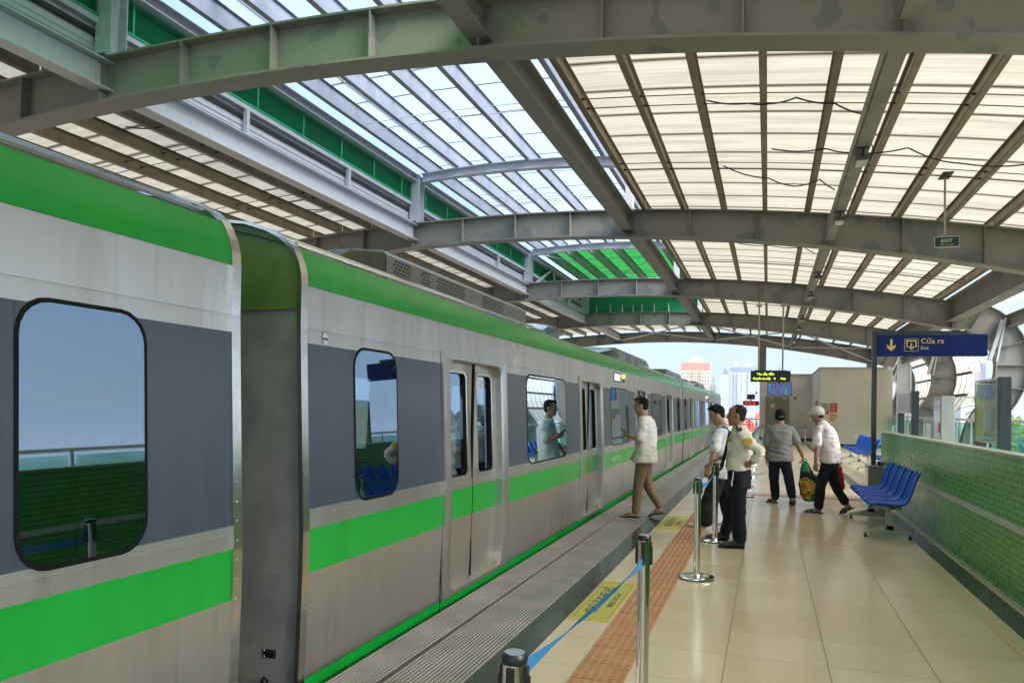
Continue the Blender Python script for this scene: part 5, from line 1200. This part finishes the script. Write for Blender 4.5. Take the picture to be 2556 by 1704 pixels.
# ---- 2: guard
GX, GY = -.345, 9.13
p = person('security guard in cream uniform shirt with dark tie leaning on a barrier post', (GX, GY, .0), R_(184))
GSH = mat_cloth('cream_uniform_cloth', (.74, .70, .58)); NV = mat_cloth('navy_trouser_cloth', (.006, .0075, .016), folds=1.3)
MH = head_parts((.0, 0, 1.508), R_(-6), R_(2))
b = MB(); add_head(b, MH); limb(b, [((-.02, 0, 1.44), .054), ((-.045, 0, 1.34), .06)]); tor(b, [(-.04, 0, 1.34, .07, .14), (-.05, 0, 1.15, .09, .14), (-.04, 0, .9, .09, .14), (-.05, 0, .8, .09, .14)])
limb(b, [((-.05, .145, 1.275), .036), ((-.25, .25, 1.115), .042), ((-.155, .17, .985), .029)]); hand(b, (-.155, .17, .985), (.65, -.35, -.45), (0, -1, 0), 1, .3)
limb(b, [((-.03, -.145, 1.275), .036), ((.02, -.27, 1.04), .04), ((.175, -.275, .995), .028)]); hand(b, (.175, -.275, .990), (.93, 0, -.30), (-.2, 0, -1), 1, .6)
for hp, kn, an in (((-.05, .09, .82), (-.04, .09, .46), (-.05, .09, .09)), ((-.04, -.09, .82), (.02, -.26, .46), (.10, -.43, .09))): limb(b, [(hp, .075), (kn, .05), (an, .036)])
fuse(b, 'body', SK2, p, .0055, 3); eyes(MH, p)
b = MB(); b.ball((-.024, 0, .042), .096, .079, .087).ball((-.055, 0, -.02), .046, .066, .055)
b2 = MB().raw([MH @ Vector(v) for v in b.v], b.f); fuse(b2, 'hair', HAIRG, p, .006, 2, rough_=.004)
b = MB(); tor(b, [(-.03, 0, 1.385, .062, .068), (-.045, 0, 1.36, .08, .12), (-.05, 0, 1.315, .105, .175), (-.05, 0, 1.22, .125, .185), (-.045, 0, 1.08, .130, .175), (-.03, 0, .97, .135, .17), (-.035, 0, .90, .135, .168), (-.04, 0, .87, .120, .155)])
limb(b, [((-.05, .150, 1.295), .056), ((-.16, .215, 1.19), .058), ((-.262, .252, 1.11), .054), ((-.215, .21, 1.04), .052)]); limb(b, [((-.03, -.165, 1.30), .062), ((0, -.23, 1.15), .058), ((.03, -.27, 1.04), .055), ((.07, -.275, 1.02), .05)])
fuse(b, 'shirt', GSH, p, .008, 5, wr=.012, seed=9)
b = MB(); limb(b, [((-.235, .225, 1.06), .057), ((-.205, .205, 1.03), .057)]); fuse(b, 'rolled_cuff', GSH, p, .008, 3)
b = MB(); b.loft([((-.02, 0, 1.35), (.066, 0, .0), (0, .072, 0)), ((-.015, 0, 1.385), (.063, 0, -.008), (0, .066, 0)), ((-.01, 0, 1.40), (.058, 0, -.01), (0, .06, 0))], 20); b.build('collar', GSH, p, smooth=True)
b = MB(); b.loft([((.070, .045, 1.325), (.013, -.013, 0), (.006, .006, 0)), ((.085, .045, 1.29), (.010, -.010, 0), (.005, .005, 0)), ((.115, .045, 1.1), (.017, -.019, 0), (.004, .004, 0)), ((.155, .045, .93), (.022, -.024, 0), (.004, .004, 0)), ((.165, .045, .87), (.003, -.003, 0), (.003, .003, 0))], 8); b.build('tie', NV, p, smooth=True)
b = MB(); tor(b, [(-.04, 0, .90, .128, .158), (-.045, 0, .80, .135, .172), (-.045, 0, .72, .10, .16)])
limb(b, [((-.045, .085, .80), .094), ((-.035, .09, .46), .076), ((-.05, .09, .11), .074)]); limb(b, [((-.03, -.09, .80), .092), ((.02, -.26, .46), .074), ((.09, -.42, .12), .070)])
fuse(b, 'trousers', NV, p, .008, 4, wr=.007, wf=(9, 9, 6), seed=4)
LEATH = simple('black_leather', (.014, .013, .013), .35)
for h__, t__ in (((-.09, .10, .012), (.17, .12, .010)), ((.06, -.44, .012), (.32, -.43, .010))):
    b = MB(); shoe(b, h__, t__); sole(b, h__, t__, th=.011, wd=.05); b.build('shoe', LEATH, p, smooth=True, autos=50)
EPA = simple('epaulette_black', (.015, .012, .014), .5); GOLD = simple('badge_gold', (.75, .45, .03), .5, var=.06); GOLDD = simple('badge_brown', (.22, .08, .02), .5)
b = MB(); b.raw([(-.02+.04*sx, yy, zz+.012*sx) for yy, zz in ((.085, 1.382), (.20, 1.345)) for sx in (-.8, .8)], [(0, 1, 3, 2)]); o = b.build('epaulette', EPA, p); m_ = o.modifiers.new('s', 'SOLIDIFY'); m_.thickness = .012; m_.offset = 1
b = MB(); b.raw([(-.02+.006*sx, yy, zz+.014+.002*sx) for yy, zz in ((.10, 1.384), (.20, 1.352)) for sx in (-1, 1)], [(0, 1, 3, 2)]); b.build('epaulette_stripe', TILEW, o)
def disc(name, c, nrm, r, mt, par, th=.003):
    nrm = Vector(nrm).normalized(); u = nrm.cross(Vector((0, 0, 1))).normalized(); v = nrm.cross(u); P = [Vector(c)+(u*math.cos(a*math.pi/12)+v*math.sin(a*math.pi/12))*r for a in range(24)]
    Q = [q+nrm*th for q in P]; return MB().raw(P+Q, [tuple(range(24))[::-1], tuple(range(24, 48))]+[(i, (i+1) % 24, (i+1) % 24+24, i+24) for i in range(24)]).build(name, mt, par)
cN = Vector((-.125, .268, 1.222)); nN = Vector((.05, .93, .22)); pt = disc('arm_badge', cN, nN, .042, GOLD, p, .004); disc('badge_ring', cN+nN*.0045, nN, .030, GOLDD, pt, .001); disc('badge_centre', cN+nN*.006, nN, .0265, GOLD, pt, .001)
b = MB()
for q in (-.012, 0, .012): b.box(cN.x+q-.002, cN.x+q+.002, cN.y+.0125, cN.y+.014, cN.z-.009, cN.z+.009)
b.build('badge_mark', GOLDD, pt)
pt = disc('chest_badge', (.078, .115, 1.235), (.75, .65, 0), .026, GOLD, p, .004); disc('badge_centre', (.0815, .118, 1.235), (.75, .65, 0), .014, GOLDD, pt, .002)
b = MB(); b.raw([(.070+.012*math.cos(a), .128-.0*a, 0) for a in (0,)]+[(.0, 0, 0)]*2, [(0, 1, 2)]) if 0 else None
b = MB().bar((.098, .10, 1.185), (.045, .165, 1.185), .006, .035).bar((.098, .102, 1.14), (.050, .162, 1.14), .004, .085); b.build('chest_pocket', GSH, p, bevel=.003)
MB().tube([(.03, .165, .87), (.035, .175, .80), (.045, .178, .76)], .006, 5).box(.038, .052, .17, .175, .71, .77).build('key_bunch', ALU, p)
MB().box(-.165, -.05, .12, .17, .68, .84).build('radio_pouch', BLACKP, p, bevel=.01)
# ---- 3: student
p = person('student with tousled black hair and baggy black trousers just behind the guard', (-.60, 10.5, .0), R_(172))
WSH = mat_cloth('white_school_cloth', (.78, .79, .82)); BK = mat_cloth('black_baggy_cloth', (.016, .016, .019), folds=1.8)
MH = head_parts((.04, 0, 1.495), R_(4), R_(22))
b = MB(); add_head(b, MH); limb(b, [((.0, 0, 1.43), .05), ((-.05, 0, 1.33), .056)]); tor(b, [(-.05, 0, 1.32, .07, .14), (-.06, 0, 1.1, .09, .14), (-.05, 0, .8, .09, .14)])
limb(b, [((-.02, .14, 1.255), .035), ((.04, .22, 1.0), .038), ((.10, .19, .80), .026)]); hand(b, (.10, .19, .80), (.35, -.05, -.9), (0, -1, 0), 1, .4)
limb(b, [((-.02, -.14, 1.255), .035), ((.02, -.22, 1.0), .038), ((.13, -.12, .84), .026)]); hand(b, (.13, -.12, .84), (.6, .5, -.5), (0, 1, -.3), -1, .4)
for hp, kn, an in (((-.03, .09, .80), (.08, .12, .45), (.16, .15, .08)), ((-.05, -.09, .80), (-.07, -.09, .45), (-.15, -.10, .09))): limb(b, [(hp, .07), (kn, .05), (an, .035)])
fuse(b, 'body', SK1, p, .0055, 3); eyes(MH, p)
b = MB(); b.ball((-.024, 0, .048), .095, .081, .088).ball((-.05, 0, -.01), .045, .062, .05)
rg_ = random.Random(4)
for k in range(46):
    a = rg_.uniform(-3.1, 3.1); e = rg_.uniform(.55 if abs(a) < 1.2 else .0, 1.4); c = Vector((.075*math.cos(a)*math.cos(e), .07*math.sin(a)*math.cos(e), .05+.07*math.sin(e))); d_ = Vector((c.x+.03, c.y, c.z-.01+rg_.uniform(-.03, .03))).normalized(); b.tube([c, c+d_*.035, c+d_*.055+Vector((.010, 0, -.006))], [.014, .010, .003], 5)
b2 = MB().raw([MH @ Vector(v) for v in b.v], b.f); fuse(b2, 'hair', HAIR, p, .005, 1, rough_=.004)
MB().ball(MH @ Vector((-.006, .086, -.018)), .009, .007, .009).build('earbud', WHITEP, p, smooth=True)
b = MB(); tor(b, [(-.03, 0, 1.365, .058, .066), (-.045, 0, 1.345, .08, .12), (-.055, 0, 1.30, .10, .17), (-.06, 0, 1.18, .118, .178), (-.055, 0, 1.0, .13, .18), (-.05, 0, .80, .145, .19), (-.05, 0, .675, .15, .195)])
limb(b, [((-.02, .145, 1.275), .056), ((.01, .19, 1.18), .062), ((.025, .21, 1.08), .067)]); limb(b, [((-.02, -.145, 1.275), .056), ((.0, -.19, 1.18), .062), ((.01, -.20, 1.08), .067)])
fuse(b, 'shirt', WSH, p, .008, 5, wr=.012, seed=13)
b = MB(); tor(b, [(-.045, 0, .82, .13, .165), (-.045, 0, .72, .13, .17)]); limb(b, [((-.02, .085, .74), .108), ((.09, .12, .42), .100), ((.15, .15, .13), .105)]); limb(b, [((-.05, -.085, .74), .11), ((-.07, -.09, .45), .11), ((-.14, -.10, .12), .10)])
fuse(b, 'trousers', BK, p, .009, 3, wr=.012, wf=(9, 9, 6), seed=8)
for h__, t__ in (((.15, .155, .012), (.37, .17, .012)), ((-.21, -.10, .012), (.03, -.11, .012))):
    b = MB(); shoe(b, h__, t__); b.build('shoe', WHITEP, p, smooth=True)
disc('sleeve_badge', (.045, .283, 1.15), (.2, .97, .1), .026, simple('pale_blue_badge', (.25, .42, .62), .5), p, .003)
bp = thing('backpack', 'dark brown backpack with pale edged strap worn by the student', 'backpack', (-.60, 10.5, .0), R_(172)); ST = simple('dark_brown_strap', (.025, .014, .011), .7); STW = simple('strap_edging', (.35, .32, .27), .7)
for s_ in (1, -1):
    for o_, w_, m_ in ((0, .034, ST), (.020, .006, STW)):
        b = MB(); pts = [Vector((.075, s_*.135, 1.12)), Vector((.075, s_*.13, 1.23)), Vector((.045, s_*.12, 1.325)), Vector((-.02, s_*.115, 1.385)), Vector((-.10, s_*.115, 1.35)), Vector((-.175, s_*.12, 1.25)), Vector((-.19, s_*.12, 1.15))]
        V = []
        for q in pts: V += [q+Vector((0, -w_/2+o_, .001 if o_ else 0)), q+Vector((0, w_/2+o_, .001 if o_ else 0))]
        so = b.raw(V, [(2*i, 2*i+1, 2*i+3, 2*i+2) for i in range(6)]).build('strap' if not o_ else 'strap_edge', m_, bp, smooth=True); md = so.modifiers.new('s', 'SOLIDIFY'); md.thickness = .006; md.offset = 1
b = MB(); b.loft([((-.235, 0, .86), (.055, 0, 0), (0, .12, 0)), ((-.25, 0, .95), (.075, 0, 0), (0, .14, 0)), ((-.245, 0, 1.15), (.075, 0, 0), (0, .14, 0)), ((-.225, 0, 1.28), (.05, 0, 0), (0, .11, 0))], 20); fuse(b, 'bag', ST, bp, .01, 4, wr=.006)
# ---- 4: man in grey, seen from behind
p = person('man in grey shirt and black cap seen from behind, carrying a patterned bag', (.20, 13.72, .0), R_(92))
GPO = mat_cloth('grey_polo_cloth', (.235, .235, .225)); DN = mat_cloth('dark_trouser_cloth', (.007, .009, .016), folds=1.2)
MH = head_parts((.03, .0, 1.478), R_(4), R_(6))
b = MB(); add_head(b, MH); limb(b, [((.0, 0, 1.41), .057), ((-.02, 0, 1.32), .066)]); tor(b, [(-.01, 0, 1.30, .08, .15), (-.02, 0, 1.1, .10, .16), (-.0, 0, .75, .09, .15)])
limb(b, [((-.01, .16, 1.24), .038), ((-.02, .215, .98), .042), ((.03, .215, .76), .028)]); hand(b, (.03, .215, .76), (.12, -.05, -1), (.2, -1, 0), 1, .35)
limb(b, [((-.01, -.16, 1.24), .038), ((-.02, -.29, 1.00), .044), ((.03, -.365, .82), .030)]); hand(b, (.03, -.365, .82), (.05, -.12, -1), (.2, 1, 0), -1, .8)
for hp, kn, an in (((0, .10, .74), (.03, .085, .40), (.08, .055, .09)), ((0, -.10, .74), (-.03, -.16, .40), (-.20, -.195, .13))): limb(b, [(hp, .08), (kn, .055), (an, .038)])
foot(b, (.06, .045, .014), (.20, .17, .012)); foot(b, (-.25, -.20, .09), (-.06, -.20, .014), up=(.35, 0, 1))
fuse(b, 'body', SK2, p, .0055, 3); eyes(MH, p)
b = MB(); b.ball((-.022, 0, .030), .096, .079, .086).ball((-.055, 0, -.028), .048, .066, .055); b2 = MB().raw([MH @ Vector(v) for v in b.v], b.f); fuse(b2, 'hair', HAIR, p, .006, 2, rough_=.004)
CAPB = mat_cloth('black_cap_cloth', (.012, .012, .013))
def cap(MH, mt, par, name='cap', low=-.035):
    c = MB(); c.loft([((-.012, 0, low), (.104, 0, 0), (0, .087, 0)), ((-.014, 0, .04), (.108, 0, 0), (0, .089, 0)), ((-.016, 0, .09), (.096, 0, 0), (0, .080, 0)), ((-.018, 0, .122), (.068, 0, 0), (0, .058, 0)), ((-.018, 0, .138), (.02, 0, 0), (0, .018, 0))], 24)
    o = MB().raw([MH @ Vector(v) for v in c.v], c.f).build(name, mt, par, smooth=True)
    br = MB(); V = []
    for i in range(13):
        a = math.radians(-62+124*i/12); r0 = Vector((-.012+.100*math.cos(a), .083*math.sin(a), .052)); r1 = Vector((-.012+.100*math.cos(a)+.075*math.cos(a*.8), .092*math.sin(a), .035-.018*abs(math.sin(a)))); V += [r0, r1]
    bo = MB().raw([MH @ v for v in V], [(2*i, 2*i+1, 2*i+3, 2*i+2) for i in range(12)]).build('brim', mt, o, smooth=True); md = bo.modifiers.new('s', 'SOLIDIFY'); md.thickness = .004
    return o
co = cap(MH, CAPB, p, low=-.045)
c = MB()
for i in range(8): a = math.pi-.45+.9*i/7; c.ball((-.014+.1085*math.cos(a), .089*math.sin(a), -.012), .004, .009, .003, 6, 4)
MB().raw([MH @ Vector(v) for v in c.v], c.f).build('cap_strap', TILEW, co)
b = MB(); tor(b, [(-.0, 0, 1.362, .070, .078), (-.01, 0, 1.335, .09, .135), (-.015, 0, 1.29, .115, .20), (-.02, 0, 1.18, .135, .205), (-.01, 0, 1.02, .14, .195), (.0, 0, .86, .145, .205), (.0, 0, .725, .15, .215)])
limb(b, [((-.01, .165, 1.265), .060), ((-.015, .195, 1.15), .066), ((-.02, .207, 1.045), .070)]); limb(b, [((-.01, -.165, 1.265), .060), ((-.015, -.220, 1.17), .066), ((-.02, -.258, 1.07), .069)])
fuse(b, 'shirt', GPO, p, .008, 4, wr=.012, wf=(6, 6, 7), seed=21)
MB().loft([((-.0, 0, 1.352), (.072, 0, 0), (0, .080, 0)), ((.004, 0, 1.38), (.066, 0, 0), (0, .070, 0))], 20).build('collar', GPO, p, smooth=True)
b = MB(); tor(b, [(0, 0, .80, .13, .18), (0, 0, .70, .135, .185), (0, 0, .64, .10, .17)]); limb(b, [((0, .09, .70), .096), ((.03, .085, .40), .078), ((.07, .06, .12), .070)]); limb(b, [((0, -.09, .70), .096), ((-.03, -.155, .40), .080), ((-.18, -.19, .16), .067)])
fuse(b, 'trousers', DN, p, .008, 4, wr=.007, wf=(9, 9, 6), seed=23)
SAN = simple('brown_sandal', (.10, .06, .045), .6)
for hl, tt, up in (((.05, .035, .014), (.21, .19, .012), (0, 0, 1)), ((-.27, -.205, .095), (-.05, -.20, .012), (.4, 0, 1))):
    b = MB(); sole(b, hl, tt, up, .016, .052); h_, t_ = Vector(hl), Vector(tt); d_ = (t_-h_).normalized(); sd_ = d_.cross(Vector((0, 0, 1))).normalized()
    for q in (.42, .72): m0 = h_.lerp(t_, q); b.tube([m0+sd_*.05, m0+sd_*.035+Vector((0, 0, .045)), m0-sd_*.035+Vector((0, 0, .045)), m0-sd_*.05], .010, 6)
    b.build('sandal', SAN, p)
BX, BY, BZ = .575, 13.72, .68
t = thing('duffel_bag', 'tall green, black and yellow patterned bag hanging from the hand of the man in grey', 'bag', (BX, BY, 0), R_(0))
BG = mat_cloth('green_bag_cloth', (.008, .20, .075), .5, folds=1.5); BB = mat_cloth('black_bag_cloth', (.012, .012, .013), .6); YB = mat_cloth('yellow_bag_cloth', (.60, .47, .03), .5)
def tilt(pts): return pts
b = MB(); b.loft([((.03, 0, .74), (.02, 0, 0), (0, .02, 0)), ((.035, 0, .66), (.065, 0, 0), (0, .05, 0)), ((.055, 0, .55), (.10, 0, 0), (0, .085, 0)), ((.085, 0, .35), (.15, 0, 0), (0, .11, 0)), ((.115, 0, .18), (.155, 0, 0), (0, .115, 0)), ((.125, 0, .12), (.12, 0, 0), (0, .09, 0))], 20); bag_ = fuse(b, 'bag_body', BB, t, .009, 3, wr=.008)
b = MB(); b.loft([((.03, -.02, .75), (.022, 0, 0), (0, .02, 0)), ((.028, -.025, .66), (.066, 0, 0), (0, .045, 0)), ((.035, -.03, .565), (.092, 0, 0), (0, .070, 0)), ((.035, -.03, .555), (.03, 0, 0), (0, .03, 0))], 16); fuse(b, 'green_top', BG, t, .008, 3)
b = MB(); b.loft([((.19, .0, .52), (.03, 0, 0), (0, .09, 0)), ((.235, 0, .36), (.035, 0, 0), (0, .10, 0)), ((.262, 0, .24), (.03, 0, 0), (0, .09, 0))], 12); fuse(b, 'side_panel', BG, t, .008, 3)
def mat_pat():
    n = N('patterned_bag_print'); v = n.t.nodes.new('ShaderNodeTexVoronoi'); v.inputs['Scale'].default_value = 15; n.t.links.new(n.co, v.inputs[0]); f = n.ma('FRACT', n.ma('MULTIPLY', n.t.nodes['Voronoi Texture'].outputs['Color'], 1.0))
    c = n.ramp(f, [(0, (.50, .05, .02)), (.25, (.01, .18, .04)), (.45, (.62, .42, .03)), (.62, (.30, .42, .02)), (.8, (.65, .20, .03)), (.95, (.01, .12, .05))]); n.t.nodes['Color Ramp'].color_ramp.interpolation = 'CONSTANT'; n.p(col=c, rough=.45); return n.m
PAT = mat_pat()
b = MB(); b.loft([((.055, -.085, .43), (.085, 0, 0), (0, .02, 0)), ((.07, -.105, .38), (.125, 0, 0), (0, .03, 0)), ((.085, -.112, .25), (.125, 0, 0), (0, .03, 0)), ((.09, -.105, .205), (.10, 0, 0), (0, .02, 0))], 16); fuse(b, 'front_pocket', PAT, t, .008, 3)
b = MB(); b.tube([(-.06, -.10, .37), (-.04, -.115, .44), (.04, -.12, .47), (.13, -.12, .41), (.19, -.11, .30), (.23, -.08, .19)], .008, 6).tube([(-.04, -.13, .225), (.08, -.145, .19), (.20, -.12, .235)], .008, 6); b.build('piping', YB, t, smooth=True)
b = MB(); b.loft([((.085, -.085, .185), (.115, 0, 0), (0, .035, 0)), ((.105, -.09, .11), (.12, 0, 0), (0, .035, 0)), ((.115, -.085, .075), (.09, 0, 0), (0, .03, 0))], 14); fuse(b, 'lower_pocket', PAT, t, .008, 3)
MB().tube([(.01, -.01, .70), (-.005, -.01, .765), (.02, .0, .79), (.045, .01, .765), (.05, .01, .70)], .008, 6).build('handle', BB, t)
# ---- 5: man in the white cap
p = person('stooping man in white cap, face mask and pale shirt striding by the benches', (.80, 12.80, .0), R_(170))
PSH = mat_cloth('pale_lilac_cloth', (.70, .645, .66)); BLK = mat_cloth('black_trouser_cloth', (.007, .007, .009), folds=1.2)
MH = head_parts((.075, 0, 1.525), R_(-2), R_(8))
b = MB(); add_head(b, MH); limb(b, [((.035, 0, 1.46), .052), ((-.02, 0, 1.37), .058)]); tor(b, [(-.03, 0, 1.36, .07, .14), (-.10, 0, 1.15, .09, .15), (-.14, 0, .9, .09, .14), (-.13, 0, .8, .09, .14)])
limb(b, [((.01, .145, 1.28), .036), ((.04, .235, 1.03), .039), ((.055, .225, .80), .027)]); hand(b, (.055, .225, .80), (.0, -.02, -1), (-.3, -1, 0), 1, .3, .5)
limb(b, [((-.03, -.145, 1.28), .036), ((-.12, -.27, 1.04), .039), ((-.21, -.27, .82), .027)]); hand(b, (-.21, -.27, .82), (-.1, 0, -1), (0, 1, 0), -1, .8)
for hp, kn, an in (((-.12, .09, .82), (.0, .09, .44), (.03, .09, .09)), ((-.14, -.09, .82), (-.20, -.09, .42), (-.36, -.10, .16))): limb(b, [(hp, .072), (kn, .05), (an, .036)])
foot(b, (-.02, .09, .014), (.20, .10, .012)); foot(b, (-.44, -.10, .10), (-.27, -.09, .014), up=(.45, 0, 1))
fuse(b, 'body', SK2, p, .0055, 3); eyes(MH, p)
b = MB(); b.ball((-.022, 0, .030), .095, .078, .084).ball((-.055, 0, -.025), .044, .064, .045); b2 = MB().raw([MH @ Vector(v) for v in b.v], b.f); fuse(b2, 'hair', HAIRG, p, .006, 2, rough_=.003)
WCAP = mat_cloth('white_cap_cloth', (.60, .58, .52)); cap(MH, WCAP, p, low=-.012)
c = MB().loft([((.078, 0, -.025), (.026, 0, 0), (0, .05, 0)), ((.098, 0, -.04), (.026, 0, 0), (0, .04, 0)), ((.10, 0, -.065), (.022, 0, 0), (0, .045, 0)), ((.066, 0, -.105), (.03, 0, 0), (0, .04, 0))], 14).tube([(.07, .05, -.03), (.02, .078, -.01), (-.01, .083, .0)], .002, 4).tube([(.07, .05, -.08), (.02, .074, -.03), (-.01, .08, -.01)], .002, 4)
MB().raw([MH @ Vector(v) for v in c.v], c.f).build('face_mask', simple('mask_white', (.66, .66, .64), .7), p, smooth=True)
b = MB(); tor(b, [(.0, 0, 1.415, .062, .070), (-.025, 0, 1.385, .085, .13), (-.055, 0, 1.33, .115, .185), (-.095, 0, 1.22, .128, .19), (-.125, 0, 1.08, .135, .185), (-.135, 0, .95, .14, .19), (-.125, 0, .83, .15, .195), (-.12, 0, .79, .15, .195)])
limb(b, [((.01, .150, 1.31), .058), ((.035, .20, 1.20), .062), ((.04, .223, 1.09), .066)]); limb(b, [((-.03, -.150, 1.31), .056), ((-.06, -.205, 1.2), .061), ((-.09, -.235, 1.09), .065)])
fuse(b, 'shirt', PSH, p, .008, 5, wr=.012, seed=31)
b = MB(); b.loft([((.0, 0, 1.40), (.066, 0, -.02), (0, .072, 0)), ((.012, 0, 1.43), (.060, 0, -.02), (0, .064, 0))], 20); b.build('collar', PSH, p, smooth=True)
b = MB(); tor(b, [(-.125, 0, .88, .128, .165), (-.125, 0, .78, .135, .17), (-.12, 0, .70, .10, .16)]); limb(b, [((-.10, .08, .77), .096), ((.0, .09, .44), .076), ((.02, .09, .12), .070)]); limb(b, [((-.13, -.08, .77), .096), ((-.19, -.09, .43), .076), ((-.33, -.10, .20), .066)])
fuse(b, 'trousers', BLK, p, .008, 4, wr=.007, wf=(9, 9, 6), seed=33)
SLP = simple('blue_slipper', (.03, .045, .09), .6)
for hl, tt, up in (((-.04, .09, .014), (.22, .10, .012), (0, 0, 1)), ((-.47, -.10, .115), (-.265, -.09, .012), (.5, 0, 1))):
    b = MB(); sole(b, hl, tt, up, .016, .052); h_, t_ = Vector(hl), Vector(tt); u_ = Vector(up).normalized(); d_ = (t_-h_).normalized(); sd_ = d_.cross(u_).normalized()
    b.loft([(h_.lerp(t_, .55)+u_*.008, sd_*.052, u_*.050), (h_.lerp(t_, .8)+u_*.006, sd_*.050, u_*.036), (h_.lerp(t_, .95)+u_*.004, sd_*.042, u_*.02)], 14); b.build('slipper', SLP, p, smooth=True, autos=50)
t = thing('carrier_bag', 'red carrier bag hanging behind the thigh of the man in the white cap', 'bag', (1.03, 13.10, 0)); RB = mat_cloth('red_bag_plastic', (.45, .008, .012), .35, folds=1.5)
b = MB(); b.loft([((.05, 0, .70), (.045, 0, 0), (0, .02, 0)), ((.05, 0, .60), (.045, 0, 0), (0, .035, 0)), ((.05, 0, .50), (.075, 0, 0), (0, .06, 0)), ((.05, 0, .38), (.085, 0, 0), (0, .07, 0)), ((.05, 0, .33), (.06, 0, 0), (0, .05, 0))], 16); fuse(b, 'bag_body', RB, t, .008, 3, wr=.012)
MB().tube([(.01, 0, .69), (.03, 0, .76), (.05, 0, .69)], .006, 6).build('handle', RB, t)
# ------------------------------------------------------------------ air
hz = bpy.data.materials.new('haze'); hz.use_nodes = True; ht = hz.node_tree; ht.nodes.remove(ht.nodes['Principled BSDF'])
pv = ht.nodes.new('ShaderNodeVolumePrincipled'); pv.inputs['Color'].default_value = (.86, .92, 1, 1); pv.inputs['Density'].default_value = .00042; pv.inputs['Anisotropy'].default_value = .3
ht.links.new(pv.outputs[0], ht.nodes['Material Output'].inputs['Volume'])
struct(MB().box(-3600, 3600, -3600, 4600, -13, 72).build('haze', hz), 'stuff')
